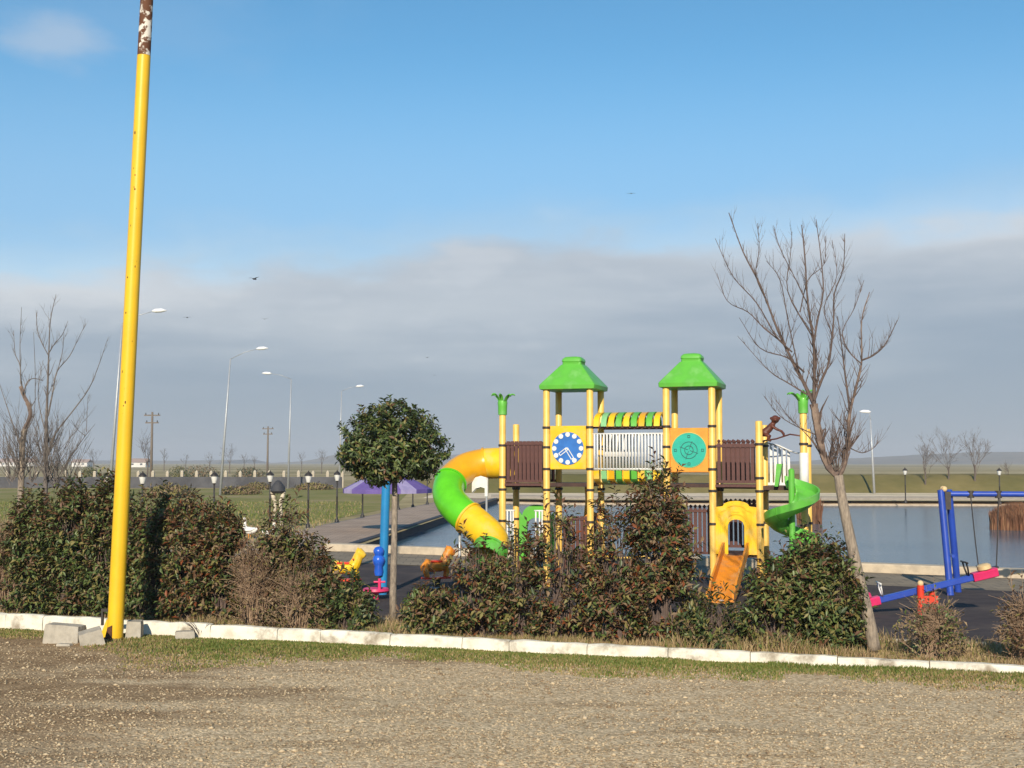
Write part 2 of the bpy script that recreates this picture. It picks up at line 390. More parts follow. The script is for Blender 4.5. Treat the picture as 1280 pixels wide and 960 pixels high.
# hills far off
M['hill'] = mat('hill_scrub', (.15,.125,.095), (.20,.16,.115), .004, .95, c3=(.085,.085,.07), s3=.012, spec=.06)
def hill(name, x0, x1, y, hfun, depth):
    mb = MB(); rings = []
    for i in range(161):
        x = x0 + (x1-x0)*i/160; h = hfun(x)
        rings.append([(x,y,-1),(x,y+depth*.35,h*.55),(x,y+depth*.7,h*.93),(x,y+depth,h),(x,y+depth*1.6,-1)])
    mb.loft(rings, cap=False, closed=False); mb.build(name, M['hill'], None, smooth=True, kind='structure')
def hf(x):
    k = min(1, max(0, (x-350)/500))
    return (19 + 4*mnoise.noise(Vector((x*.004,0,0))) + 1.5*mnoise.noise(Vector((x*.03,0,0))))*k*k*(3-2*k)+.2
hill('hills', 250, 2300, 1700, hf, 500)
hill('hills', -700, 700, 2350, lambda x: max(.2, 24*math.exp(-((x+330)/95)**2) + 30*math.exp(-((x+20)/190)**2)*.9 + 1.5*mnoise.noise(Vector((x*.02,5,0)))), 400)
hill('hills', -1800, -560, 2300, lambda x: max(.2, 7 + 4*mnoise.noise(Vector((x*.006,9,0)))), 400)

# lawn, paving, rubber, gravel
M['lawn'] = mat('lawn', (.19,.195,.055), (.27,.235,.09), .25, .95, .4, 8, c3=(.34,.265,.14), s3=.13, spec=.06)
sheet('lawn', [(-75,62),(-8.0,47),(-6.3,66),(-9,112),(-80,114)], .006, M['lawn'])
M['dry_verge'] = mat('dry_verge', (.38,.28,.16), (.28,.22,.11), .6, .95, .4, 10, c3=(.13,.135,.045), s3=.35, spec=.06)
sheet('dry_verge', [(-45,21),(-7,24),(-6.8,38),(-8.2,47),(-75,62),(-75,40)], .008, M['dry_verge'])
def paving_mat(name, c1, c2, bw, bh, mortar):
    m = bpy.data.materials.new(name); m.use_nodes = True; t = m.node_tree; L = t.links; p = principled(m); p.inputs['Roughness'].default_value = .9; p.inputs['Specular IOR Level'].default_value=.06
    co = t.nodes.new('ShaderNodeTexCoord'); b = t.nodes.new('ShaderNodeTexBrick'); L.new(co.outputs['Object'], b.inputs['Vector'])
    b.inputs['Color1'].default_value = (*c1,1); b.inputs['Color2'].default_value = (*c2,1); b.inputs['Mortar'].default_value = (*mortar,1)
    b.inputs['Scale'].default_value = 1; b.inputs['Brick Width'].default_value = bw; b.inputs['Row Height'].default_value = bh; b.inputs['Mortar Size'].default_value = .012
    n = t.nodes.new('ShaderNodeTexNoise'); n.inputs['Scale'].default_value = .9; n.inputs['Detail'].default_value = 6; L.new(co.outputs['Object'], n.inputs['Vector'])
    mr = t.nodes.new('ShaderNodeMapRange'); mr.inputs['To Min'].default_value = .65; mr.inputs['To Max'].default_value = 1.3; L.new(n.outputs['Fac'], mr.inputs['Value'])
    mm = t.nodes.new('ShaderNodeMix'); mm.data_type='RGBA'; mm.blend_type='MULTIPLY'; mm.inputs[0].default_value=1; L.new(b.outputs['Color'], mm.inputs[6]); L.new(mr.outputs[0], mm.inputs[7]); L.new(mm.outputs[2], p.inputs['Base Color'])
    return m
M['paving'] = paving_mat('paving_setts', (.44,.33,.25), (.37,.285,.225), .4, .2, (.24,.195,.155))
M['paving_b'] = paving_mat('paving_strip', (.29,.24,.175), (.24,.20,.15), .4, .4, (.16,.135,.11))
sheet('lakeside_walk', [(-9.5,33),(-4.9,33.9),(BANKL(36.7)-.02,36.7),(BANKL(82)-.02,82),(-4.0,82),(-7.5,45)], .012, M['paving'])
sheet('paving_strip', [(-14,NEARL(-14)-3.6),(15,NEARL(15)-3.0),(15,NEARL(15)),(-4.55,NEARL(-4.55)),(-9.5,33),(-14,34)], .010, M['paving_b'])
INK = lambda x: 17.95 - .31*x
M['rubber'] = mat('rubber_surface', (.078,.066,.066), (.058,.050,.052), 3, .95, .3, 60, c3=(.10,.082,.075), s3=.7, spec=.08)
sheet('rubber_ground', [(-4.8,INK(-4.8)),(13,INK(13)),(15,NEARL(15)-3.0),(-4.8,NEARL(-4.8)-3.6)], .014, M['rubber'])
wall_strip('inner_kerb', (-4.8, INK(-4.8)-.16), (13, INK(13)-.16), .16, -.05, .10, M['kerb_far'])
wall_strip('inner_kerb', (-4.8, INK(-4.8)+.05), (-4.8, NEARL(-4.8)-3.4), .14, -.05, .09, M['kerb_far'], 1)
M['soil'] = mat('planting_soil', (.30,.21,.125), (.20,.145,.08), 2.2, .95, .6, 25, c3=(.19,.17,.07), s3=1.1, spec=.06)
KL = lambda x: 15.65 - .29*x
sheet('planting_strip', [(-16,KL(-16)+.12),(13,KL(13)+.12),(13,INK(13)-.14),(-4.8,INK(-4.8)-.14),(-9,22),(-16,25)], .05, M['soil'])

def gravel_mat():
    m = bpy.data.materials.new('gravel_lot'); m.use_nodes = True; t = m.node_tree; L = t.links; p = principled(m); p.inputs['Roughness'].default_value = .95; p.inputs['Specular IOR Level'].default_value = .05
    co = t.nodes.new('ShaderNodeTexCoord')
    def nz(s, d=6, sc=(1,1,1)):
        mp = t.nodes.new('ShaderNodeMapping'); mp.inputs['Scale'].default_value = sc; L.new(co.outputs['Object'], mp.inputs[0])
        n = t.nodes.new('ShaderNodeTexNoise'); n.inputs['Scale'].default_value = s; n.inputs['Detail'].default_value = d; n.inputs['Roughness'].default_value = .62; L.new(mp.outputs[0], n.inputs['Vector']); return n.outputs['Fac']
    def mixc(f, a, b, bl='MIX'):
        n = t.nodes.new('ShaderNodeMix'); n.data_type='RGBA'; n.blend_type = bl
        if isinstance(f, float): n.inputs[0].default_value = f
        else: L.new(f, n.inputs[0])
        for i, v in ((6,a),(7,b)):
            if isinstance(v, tuple): n.inputs[i].default_value = (*v,1)
            else: L.new(v, n.inputs[i])
        return n.outputs[2]
    def mr(v, a, b, c=0., d=1.):
        n = t.nodes.new('ShaderNodeMapRange'); n.interpolation_type='SMOOTHSTEP'; L.new(v, n.inputs['Value'])
        for k, q in zip(('From Min','From Max','To Min','To Max'), (a,b,c,d)): n.inputs[k].default_value = q
        return n.outputs['Result']
    vo = t.nodes.new('ShaderNodeTexVoronoi'); vo.inputs['Scale'].default_value = 36; L.new(co.outputs['Object'], vo.inputs['Vector'])
    sp = t.nodes.new('ShaderNodeSeparateColor'); L.new(vo.outputs['Color'], sp.inputs[0])
    stone = mixc(sp.outputs[0], (.42,.31,.185), (.80,.625,.40))
    sx = t.nodes.new('ShaderNodeSeparateXYZ'); L.new(co.outputs['Object'], sx.inputs[0])
    ad = t.nodes.new('ShaderNodeMath'); ad.operation = 'MULTIPLY_ADD'; L.new(sx.outputs[0], ad.inputs[0]); ad.inputs[1].default_value = -.052; L.new(nz(.55,6,(.55,1.9,1)), ad.inputs[2])
    dirt = mixc(mr(nz(3.0), .35,.65), (.225,.14,.072), (.35,.235,.13))
    col = mixc(mr(ad.outputs[0], .56, .80, 0, .85), stone, dirt)
    col = mixc(mr(nz(.9,6,(.28,2.2,1)), .54, .70, 0, .6), col, dirt)
    col = mixc(1.0, col, mixc(mr(nz(22,3), .3,.7), (.72,.72,.72), (1.1,1.1,1.1)), 'MULTIPLY')
    L.new(col, p.inputs['Base Color'])
    b = t.nodes.new('ShaderNodeBump'); b.inputs['Strength'].default_value = .75; b.inputs['Distance'].default_value = .014; L.new(vo.outputs['Distance'], b.inputs['Height']); b.invert = True
    L.new(b.outputs[0], p.inputs['Normal']); return m
# gravel lot: gently uneven sheet up to the kerb
mb = MB(); NX, NY = 120, 60; vs = []; fs = []
for j in range(NY+1):
    for i in range(NX+1):
        x = -16 + 32*i/NX; y0, y1 = -6, KL(x)+.02; y = y0 + (y1-y0)*j/NY
        h = .012 + .035*mnoise.noise(Vector((x*.5,y*.7,0))) + .016*mnoise.noise(Vector((x*1.9,y*2.4,4)))
        vs.append((x, y, max(.004, h + .02)))
for j in range(NY):
    for i in range(NX):
        a = j*(NX+1)+i; fs.append((a,a+1,a+NX+2,a+NX+1))
mb.add(vs, fs); mb.build('gravel_lot', gravel_mat(), None, smooth=True, kind='structure')
def gz(x, y): return max(.004, .032 + .035*mnoise.noise(Vector((x*.5,y*.7,0))) + .016*mnoise.noise(Vector((x*1.9,y*2.4,4))))

# kerb stones, each its own block
ke = bpy.data.objects.new('front_kerb', None); COL.objects.link(ke); ke['kind'] = 'structure'
ka = math.atan(-.29); kdir = Vector((math.cos(ka), math.sin(ka), 0)); kn = Vector((-kdir.y, kdir.x, 0))
pos = -10.5
while pos < 11.0:
    L_ = rng.choice((1.0, 1.0, .98, .62, 1.02)); n_ = 7; rings = []
    dz_, tw = rng.uniform(-.014,.010), rng.uniform(-.012,.012)
    base = Vector((0,15.65,0))
    for i in range(n_+1):
        s_ = pos + .005 + (L_-.010)*i/n_; e = .007 if i in (0, n_) else 0
        jj = lambda a=.006: rng.uniform(-a, a)
        q = base + kdir*s_ + kn*(tw*(i/n_-.5))
        top = .178 - .0098*s_ + dz_*.45 - e + .01*mnoise.noise(Vector((s_*3,0,0)))
        rings.append([q+kn*(0.0+jj())+Vector((0,0,-.05)), q+kn*(.004+jj())+Vector((0,0,(.178-.0098*s_)*.5+jj())), q+kn*(.012+jj(.008))+Vector((0,0,top-.02+jj())), q+kn*(.035+jj())+Vector((0,0,top+jj(.004))), q+kn*(.115)+Vector((0,0,top+jj(.004))), q+kn*.13+Vector((0,0,top-.02)), q+kn*.13+Vector((0,0,-.05))])
    mb = MB(); mb.loft(rings); mb.build('kerb_stone', M['kerb'], ke, smooth=35)
    pos += L_

# ---------------------------------------------------------------- stones and grass (stuff)
def inst_np(tv, tf, P, rot, sc):
    """repeat a small template at points P"""
    n, k = len(P), len(tv); c, s_ = np.cos(rot), np.sin(rot)
    v = tv[None,:,:]*sc[:,None,:]
    x = v[...,0]*c[:,None]-v[...,1]*s_[:,None]; y = v[...,0]*s_[:,None]+v[...,1]*c[:,None]
    V = np.stack([x,y,v[...,2]],-1) + P[:,None,:]
    Fc = tf[None,:,:] + (np.arange(n)*k)[:,None,None]
    return V.reshape(-1,3), Fc.reshape(-1, tf.shape[1])
ST = [mat('stone_tan', (.47,.37,.235), (.55,.435,.28), 3, .9), mat('stone_grey', (.33,.26,.165), (.27,.21,.13), 3, .9), mat('stone_brown', (.24,.165,.095), (.30,.21,.125), 3, .9), mat('stone_pale', (.52,.425,.29), (.47,.38,.26), 3, .9)]
tv = np.array([(1,0,.05),(.2,.9,0),(-.9,.3,.1),(-.4,-.85,0),(.5,-.7,.1),(.05,.1,.75),(0,0,-.5)], float)
tf = np.array([(0,1,5),(1,2,5),(2,3,5),(3,4,5),(4,0,5),(1,0,6),(2,1,6),(3,2,6),(4,3,6),(0,4,6)])
n = 90000
yy = 8.6 + (16.6-8.6)*nrg.random(n)**1.25; xx = (nrg.random(n)*2-1)*(.46*yy+.3)
keep = []
for i in range(n):
    x, y = xx[i], yy[i]
    e = KL(x) - y
    if e < .15: continue
    g = mnoise.noise(Vector((x*.35,y*1.4,0)))+.5*mnoise.noise(Vector((x*1.3,y*2.5,7)))
    dens = .74 + .03*x - .85*max(0,g)
    if e < 1.5: dens *= max(.05, (e-.25)/1.3)
    if nrg.random() < dens: keep.append(i)
xx, yy = xx[keep], yy[keep]; n = len(xx)
zz = np.array([gz(x,y) for x,y in zip(xx,yy)])
sc = ((.006 + .012*nrg.random(n)**2.6)*np.where(nrg.random(n) < .035, 1.9, 1.0))[:,None]*np.stack([1+.4*nrg.random(n), .7+.4*nrg.random(n), .55+.5*nrg.random(n)],-1)
V, Fc = inst_np(tv, tf, np.stack([xx,yy,zz+.003],-1), nrg.random(n)*6.28, sc)
smi = nrg.choice(4, n, p=[.50,.28,.19,.03])
link('gravel', npmesh('gravel', V, Fc, ST, np.repeat(smi, len(tf))), None, 'stuff')

def blades(name, pts, hts, mats, mi, wid=.006, lean=.45):
    P = np.asarray(pts, float); n = len(P); h = np.asarray(hts, float); a = nrg.random(n)*6.283; b = nrg.random(n)*6.283; l = h*lean*nrg.random(n)
    w = wid*(.6+.8*nrg.random(n)); dx, dy = np.cos(a)*w, np.sin(a)*w; lx, ly = np.cos(b)*l, np.sin(b)*l; z0 = np.zeros(n)
    v = np.stack([P+np.stack([-dx,-dy,z0-.01],-1), P+np.stack([dx,dy,z0-.01],-1), P+np.stack([lx*.45+dx*.7,ly*.45+dy*.7,h*.6],-1), P+np.stack([lx*.45-dx*.7,ly*.45-dy*.7,h*.6],-1), P+np.stack([lx,ly,h],-1)],1)
    base = (np.arange(n)*5)[:,None]
    Fc = np.stack([base+np.array([[0,1,2]]), base+np.array([[0,2,3]]), base+np.array([[3,2,4]])],1)
    return link(name, npmesh(name, v.reshape(-1,3), Fc.reshape(-1,3), mats, np.repeat(mi,3)), None, 'stuff')
BLM = [BL['green'], BL['olive'], BL['dry'], BL['brown']]
# green verge in front of the kerb
pts, hts, mi = [], [], []
while len(pts) < 72000:
    x = rng.uniform(-8.2, 9.2); e = rng.random()**1.4*3.4
    y = KL(x) - .06 - e
    wd = 1.25 + .55*mnoise.noise(Vector((x*.45,0,0))) + .35*mnoise.noise(Vector((x*1.7,2,0)))
    if -6.0 < x < -2.2: wd += 1.25*math.exp(-((x+4.1)/1.0)**2)
    if x < -5.9: wd *= .5
    if x > 3: wd *= .85
    g = mnoise.noise(Vector((x*1.6,y*2.2,3)))*.5 + mnoise.noise(Vector((x*5,y*6,3)))*.35
    q = e/wd + g*.55
    if q > 1 or rng.random() < max(0, q)**2*.8: continue
    pts.append((x,y,gz(x,y))); hts.append(rng.uniform(.014,.05)*(.6 if e < .3 and x < 3 else 1)*(1.1-.5*max(0,q)))
    c = rng.random() + .42*max(0,q) + .3*mnoise.noise(Vector((x*.9,y*1.5,8))) - (.12 if abs(x) < 4 else -.05)
    mi.append(0 if c < .60 else 1 if c < .98 else 2 if rng.random() < .45 else 3)
blades('verge_grass', pts, hts, BLM, mi, .008, .9)
# dry growth behind the kerb
pts, hts, mi = [], [], []
while len(pts) < 58000:
    x = rng.uniform(-9.2, 10.0); y = KL(x) + .15 + rng.random()**1.5*1.9
    if y > INK(x)-.2 and x > -4.9: continue
    g = mnoise.noise(Vector((x*1.4,y*1.6,11))) + .5*mnoise.noise(Vector((x*4,y*4,1)))
    if rng.random() > .62 + .7*g: continue
    big = max(0, mnoise.noise(Vector((x*.9,y*.9,21))))
    hh = rng.uniform(.05,.17) + .42*big*rng.random()
    if x > 4.2: hh *= .7
    pts.append((x,y,.05)); hts.append(hh)
    c = rng.random() + .35*g
    mi.append(2 if c < .42 else 3 if c < .74 else 1 if c < .93 else 0)
blades('dry_grass', pts, hts, BLM, mi, .006, .7)
# tufts on the dry verge and lawn further back
pts, hts, mi = [], [], []
while len(pts) < 22000:
    y = rng.uniform(24, 75); x = rng.uniform(-.44*y, -.12*y)
    if x > -7.2: continue
    pts.append((x,y,.01)); hts.append(rng.uniform(.04,.14)); c = rng.random() - (.35 if y > 52 else 0)
    mi.append(0 if c < .25 else 1 if c < .5 else 2 if c < .8 else 3)
blades('lawn_tufts', pts, hts, BLM, mi, .014, .6)

# ---------------------------------------------------------------- leaves
def leaf_mesh(name, P, D, Nn, size, mats, mi, fold=.25, aspect=.42):
    P, D, Nn = (np.asarray(a, float) for a in (P, D, Nn)); n = len(P)
    D /= np.linalg.norm(D,axis=1)[:,None]+1e-9
    Sd = np.cross(D, Nn); Sd /= np.linalg.norm(Sd,axis=1)[:,None]+1e-9; U = np.cross(Sd, D)
    L_ = (size*(.45+.95*nrg.random(n)))[:,None]; Wd = L_*aspect*.5
    mid = P + D*L_*.48
    v = np.stack([P, mid + Sd*Wd + U*Wd*fold*2, P + D*L_ - U*L_*.12, mid - Sd*Wd + U*Wd*fold*2],1)
    b = (np.arange(n)*4)[:,None]
    Fc = np.stack([b+np.array([[0,1,2]]), b+np.array([[0,2,3]])],1).reshape(-1,3)
    return npmesh(name, v.reshape(-1,3), Fc, mats, np.repeat(mi,2))
def shrub(name, label, cat, px, off, top, hw, pal, n_sprig=420, leaf=.085, per=15, twig=.55, base_lean=0, zlow=.03, group=None, spiky=.42, stem_n=46, thin=1.0, sm='twig', sr=1.0):
    d = kd(px, off); c = at(px, 700, d); k = d/F; h = at(px, top, d).z - .05; w = hw*k
    root = thing(name, label, cat, (c.x, d, .05), 0, group)
    names = list(pal); wts = [pal[q] for q in names]
    P, D, U, mi = [], [], [], []; st = MB(); sd = rng.random()*50
    for i in range(n_sprig):
        # a sprig starts inside the envelope and points up and out
        zf = rng.random()**.85; a = rng.random()*6.283
        env = (1.0 - .55*zf**2.4) * (.78 + .22*math.sin(min(1, zf*4)*1.57))
        if zf > thin and rng.random() < .25 + .6*(zf-thin)/(1.001-thin): continue
        lump = 1 + .28*mnoise.noise(Vector((math.cos(a)*1.5, math.sin(a)*1.5, zf*2.2+sd)))
        r = w*env*lump*rng.random()**.42
        z = h*(zlow + (.93-zlow)*zf)*(1 + .10*mnoise.noise(Vector((math.cos(a)*2+sd, math.sin(a)*2, 1))))
        p0 = Vector((r*math.cos(a), r*math.sin(a)*.72, z))
        if mnoise.noise(Vector((p0.x*3.3+sd, p0.y*3.3, p0.z*3.3))) < -.28 and zf > .12: continue
        dr = Vector((math.cos(a)*(.5+.5*rng.random()), math.sin(a)*(.5+.5*rng.random()), rng.uniform(.1,1.25))).normalized()
        ln = rng.uniform(.14,.30)
        if zf > .8 and rng.random() < spiky: dr = Vector((rng.gauss(0,.22), rng.gauss(0,.22), 1)).normalized(); ln = rng.uniform(.28,.5)
        p1 = p0 + dr*ln
        if rng.random() < twig: st.tube([p0 - dr*.12, p1], [.004,.0022], 3, cap=False)
        tint = rng.random()
        for q in range(per):
            f = (q + rng.random())/per; pp = p0.lerp(p1, f)
            ang = q*2.4 + rng.random(); o = dr.orthogonal().normalized(); o = Matrix.Rotation(ang, 3, dr) @ o
            ld = (o*rng.uniform(.6,1.1) + dr*rng.uniform(.2,.9)).normalized()
            P.append(pp + o*.006); D.append(ld); U.append(dr*.7 + Vector((rng.gauss(0,.35), rng.gauss(0,.35), .6)))
            kx = rng.choices(range(len(names)), wts)[0]
            if tint > .85: kx = rng.choices(range(len(names)), wts[::-1])[0]
            if zf > .72 and 'red' in names and rng.random() < .22: kx = names.index('red')
            mi.append(kx)
    for i in range(stem_n):
        a = rng.random()*6.283; zf = rng.uniform(.45,1.0); r = w*rng.uniform(.2,.85)*(1-.35*zf); e = Vector((r*math.cos(a), r*math.sin(a)*.72, h*zf*.97)); b = Vector((rng.gauss(0,w*.22), rng.gauss(0,w*.18), -.06))
        m_ = b.lerp(e,.5) + Vector((rng.gauss(0,.05),rng.gauss(0,.05),.06))
        st.tube([b, m_, e, e+Vector((rng.gauss(0,.04),rng.gauss(0,.04),.12))], [.012*sr,.008*sr,.0045*sr,.002], 4, cap=False)
        if sm == 'dry':
            for q in range(4):
                f = rng.uniform(.3,1); p0 = m_.lerp(e, f); p1 = p0 + Vector((rng.gauss(0,.14),rng.gauss(0,.10),rng.gauss(.08,.10))); st.tube([p0,(p0+p1)/2+Vector((0,0,.02)),p1],[.004,.003,.0015],3,cap=False)
    st.build('stems', M[sm], root, kind='stuff')
    if P: link('foliage', leaf_mesh('foliage', np.array([tuple(p) for p in P]), np.array([tuple(p) for p in D]), np.array([tuple(p) for p in U]), leaf, [LEAF[q] for q in names], mi), root, 'stuff')
    return root

PHO = dict(green=.29, dark=.27, olive=.20, brown=.07, red=.08, pale=.09)
PHO2 = dict(dark=.20, olive=.25, green=.15, red=.16, brown=.17, rust=.07)
PHO3 = dict(dark=.24, red=.19, olive=.19, green=.10, brown=.19, rust=.09)
PHOR = dict(green=.30, olive=.28, dark=.25, pale=.09, red=.08)
MIX = dict(olive=.24, brown=.28, dark=.22, green=.14, red=.12)
DRY = dict(tan=.24, brown=.50, olive=.14, red=.12)
HG = 'shrubs in the hedge behind the white kerb'
SH = [
 ('leafy green shrub at the far left hedge end, in front of the bare trees', 42, .80, 628, 32, PHO, 520, {}),
 ('dense green shrub next to the hedge end, left of the yellow pole', 90, .85, 618, 34, PHO, 600, {}),
 ('dense green shrub directly behind the yellow pole', 138, .85, 614, 31, PHO, 560, {}),
 ('dark green shrub just right of the yellow pole, crossed by the pole shadow', 190, .85, 625, 33, PHO, 600, {}),
 ('green shrub with russet leaves and a bumpy top, second right of the yellow pole', 240, .85, 622, 32, PHO2, 500, dict(thin=.75)),
 ('lower green shrub with russet tips beside the dry brushwood', 279, .80, 654, 25, PHO2, 420, {}),
 ('pointed olive brown shrub with twiggy top, right of the geese', 358, .95, 634, 28, MIX, 380, dict(thin=.7)),
 ('low mixed olive shrub sloping down towards the yellow rider', 394, .75, 704, 25, MIX, 300, {}),
 ('low dark green shrub below the yellow spring rider', 438, .55, 746, 20, dict(dark=.4,green=.25,olive=.2,brown=.15), 180, {}),
 ('low olive green shrub at the left end of the middle hedge', 545, .58, 748, 33, dict(olive=.34,dark=.24,green=.22,brown=.12,red=.08), 290, dict(spiky=.15)),
 ('shrub with sparse red leaves below the end of the tube slide', 596, .82, 680, 34, PHO3, 330, dict(thin=.34)),
 ('green brown shrub in front of the white gate rails', 645, .85, 676, 38, PHO2, 340, dict(thin=.36)),
 ('thin russet shrub in front of the tower with the clock panel', 702, .85, 640, 40, PHO3, 350, dict(thin=.26)),
 ('dark reddish shrub under the striped bridge', 768, .85, 632, 38, PHO3, 460, dict(thin=.42)),
 ('tallest dark shrub of the middle hedge, in front of the orange compass panel', 825, .85, 596, 36, PHO3, 640, dict(thin=.8)),
 ('low green shrub at the foot of the small orange slide', 893, .55, 766, 36, dict(olive=.34,green=.26,dark=.22,brown=.18), 260, {}),
 ('green shrub in front of the yellow arch, right of the slide', 970, .66, 724, 36, PHOR, 380, {}),
 ('round green shrub in front of the spiral slide', 1016, .80, 684, 38, PHOR, 560, dict(thin=.85)),
 ('green shrub beside the leaning bare tree trunk', 1044, .66, 712, 25, PHOR, 300, {}),
]
for lab, px, off, top, hw, pal, ns, kw in SH:
    shrub('hedge_shrub', lab, 'shrub', px, off, top, hw, pal, n_sprig=int(ns*(1.0 if pal in (PHO2, PHO3) else 1.15)), group=HG, **kw)
shrub('dry_bush', 'dry brown brushwood bush between the green hedge and the pointed shrub', 'bush', 318, .62, 690, 34, DRY, 200, .05, 9, 1.0, stem_n=220+0*110, sm='dry', sr=.6, group='dry twiggy bushes behind the kerb')
shrub('dry_bush', 'dry twiggy bush with tan leaves right of the pointed olive shrub', 'bush', 375, .55, 722, 36, DRY, 150, .05, 8, 1.0, stem_n=180+0*90, sm='dry', sr=.6, group='dry twiggy bushes behind the kerb')
shrub('dry_bush', 'small straggly bush with some green leaves below the red seesaw stand', 'bush', 1166, .55, 762, 32, dict(tan=.25,brown=.3,olive=.2,green=.25), 120, .06, 8, .9, stem_n=160+0*80, sm='dry', sr=.6, group='dry twiggy bushes behind the kerb')
shrub('dry_bush', 'dry russet bush cut off by the right edge of the photograph', 'bush', 1278, .55, 752, 22, dict(brown=.5,red=.3,olive=.2), 130, .06, 8, .9, stem_n=140+0*70, sm='dry', sr=.6, group='dry twiggy bushes behind the kerb')
shrub('dry_bush', 'leafless reddish brush at the far left edge behind the kerb', 'bush', 6, .7, 655, 24, DRY, 60, .05, 6, 1.0, stem_n=180+0*90, sm='dry', sr=.6, group='dry twiggy bushes behind the kerb')

# clipped round tree
def round_tree():
    d = kd(492, 1.9); b = at(492, 780, d); k = d/F
    root = thing('round_clipped_tree', 'clipped evergreen tree with a dark rounded crown on a bare straight trunk', 'tree', (b.x, d, .03))
    zc = at(488, 568, d).z - .03; cxo = (488-492)*k
    mb = MB(); mb.tube([(-.005,0,-.05),(-.012,0,.5),(0,.01,1.2),(.005,0,1.8),(0,0,zc)], [.062,.052,.046,.044,.03], 10)
    mb.build('trunk', M['bark_light'], root, smooth=True)
    br = MB(); P, D, U, mi = [], [], [], []; names = ['dark','green','olive','red','pale']; wts = [.36,.32,.18,.07,.07]
    rx, rzu, rzd = 61*k, 60*k, 30*k
    for i in range(26):
        a = rng.random()*6.283; e = rng.uniform(-.1,1.2); q = Vector((cxo+rx*.8*math.cos(a)*math.cos(e), rx*.8*math.sin(a)*math.cos(e), zc+rzu*.8*math.sin(e)))
        br.tube([(0,0,zc-.35), Vector((0,0,zc-.3)).lerp(q,.5)+Vector((0,0,.05)), q], [.02,.012,.004], 5, cap=False)
    for i in range(1500):
        v = Vector((rng.gauss(0,1), rng.gauss(0,1), rng.gauss(0,1))).normalized()
        rr = rng.random()**.33 * (1 + .25*mnoise.noise(v*2.3+Vector((3,0,0))) + .07*mnoise.noise(v*6))
        zz_ = v.z*(rzu if v.z > 0 else rzd)*rr
        p0 = Vector((cxo + v.x*rx*rr, v.y*rx*rr, zc + zz_))
        if mnoise.noise(p0*4.2) < -.34: continue
        dr = (v + Vector((0,0,.35)) + Vector((rng.gauss(0,.4),rng.gauss(0,.4),rng.gauss(0,.4)))).normalized(); p1 = p0 + dr*rng.uniform(.06,.15)
        dark = rng.random()
        for q in range(12):
            o = Matrix.Rotation(q*2.4+rng.random(), 3, dr) @ dr.orthogonal().normalized(); pp = p0.lerp(p1, (q+rng.random())/12)
            P.append(tuple(pp)); D.append(tuple((o*rng.uniform(.6,1.1)+dr*rng.uniform(.1,.8)))); U.append(tuple(dr*.8+Vector((rng.gauss(0,.35),rng.gauss(0,.35),.5))))
            mi.append(rng.choices(range(5), wts)[0] if dark < .8 else 4 if dark > .93 else 0)
    br.build('branches', M['bark'], root, kind='stuff')
    link('crown', leaf_mesh('crown', P, D, U, .075, [LEAF[q] for q in names], mi), root, 'stuff')
round_tree()

# ---------------------------------------------------------------- bare trees
def limb_tree(name, label, d, base, trunk, tr, limbs, twigs, mt, mb_, tw=.8, tlen=.34, group=None, dspread=.5, thick=.64):
    """trunk and limbs follow outlines seen in the photograph, each at its own depth"""
    b = at(*base, d); root = thing(name, label, 'tree', (b.x, d, b.z), 0, group); O = Vector((b.x, d, b.z))
    t = MB(); path = smooth_path([at(x,y,d)-O for x,y in trunk], 5)
    t.tube(path, [tr[0]+(tr[1]-tr[0])*i/(len(path)-1) for i in range(len(path))], 10); t.build('trunk', mt, root, smooth=True)
    B = MB(); k = d/F
    def grow(p, dr, ln, r, lev):
        q = [p]; dd = dr.copy()
        for i in range(4):
            dd = (dd + Vector((rng.gauss(0,.12), rng.gauss(0,.14), .12))).normalized(); q.append(q[-1] + dd*ln/4)
        B.tube(q, [r, r*.85, r*.65, r*.45, r*.22], 4, cap=False)
        if lev > 0:
            for j in range(rng.choice((1,2,2,3))):
                i = rng.choice((1,2,3)); s_ = Vector((rng.gauss(0,1), rng.gauss(0,1), .5)).normalized()
                grow(q[i], (dd + s_*.8).normalized(), ln*rng.uniform(.4,.7), r*.6, lev-1)
    for pts, r0, r1, dd in limbs:
        r0 *= thick
        y0, y1 = dd
        w = [at(x,y, d + (y0+(y1-y0)*i/(len(pts)-1))*dspread) - O for i, (x,y) in enumerate(pts)]
        pp = smooth_path(w, 4); n_ = len(pp)
        B.tube(pp, [(r0+(r1-r0)*(i/(n_-1))**.8)*(1+.12*rng.uniform(-1,1)) for i in range(n_)], 6, 1 if r0 > .028 else 0, cap=False)
        for i in range(2, n_-1):
            for _ in range(1 + (rng.random() < tw*.8) if rng.random() < tw else 0):
                t_ = (pp[i+1]-pp[i-1]).normalized(); s_ = Vector((rng.gauss(0,1), rng.gauss(0,1), .35)).normalized()
                f = 1 - .4*i/n_; rr = (r0+(r1-r0)*(i/(n_-1))**.8)
                grow(pp[i], (t_*.7+s_*.75+Vector((0,0,.3))).normalized(), tlen*f*rng.uniform(.35,1.2), max(.0028, rr*.45), 1 if rng.random() < .55 else 0)
    for (x, y), n_, ln, sp in twigs:
        for j in range(n_):
            p = at(x+rng.gauss(0,2), y+rng.gauss(0,2), d+rng.gauss(0,.04)) - O
            grow(p, Vector((rng.gauss(0,sp), rng.gauss(0,sp), 1)).normalized(), ln*rng.uniform(.5,1.15), .0065, 2)
    B.build('branches', [mb_, M['limb_bark']], root, kind='stuff')
    return root
dT = kd(1090, .75)
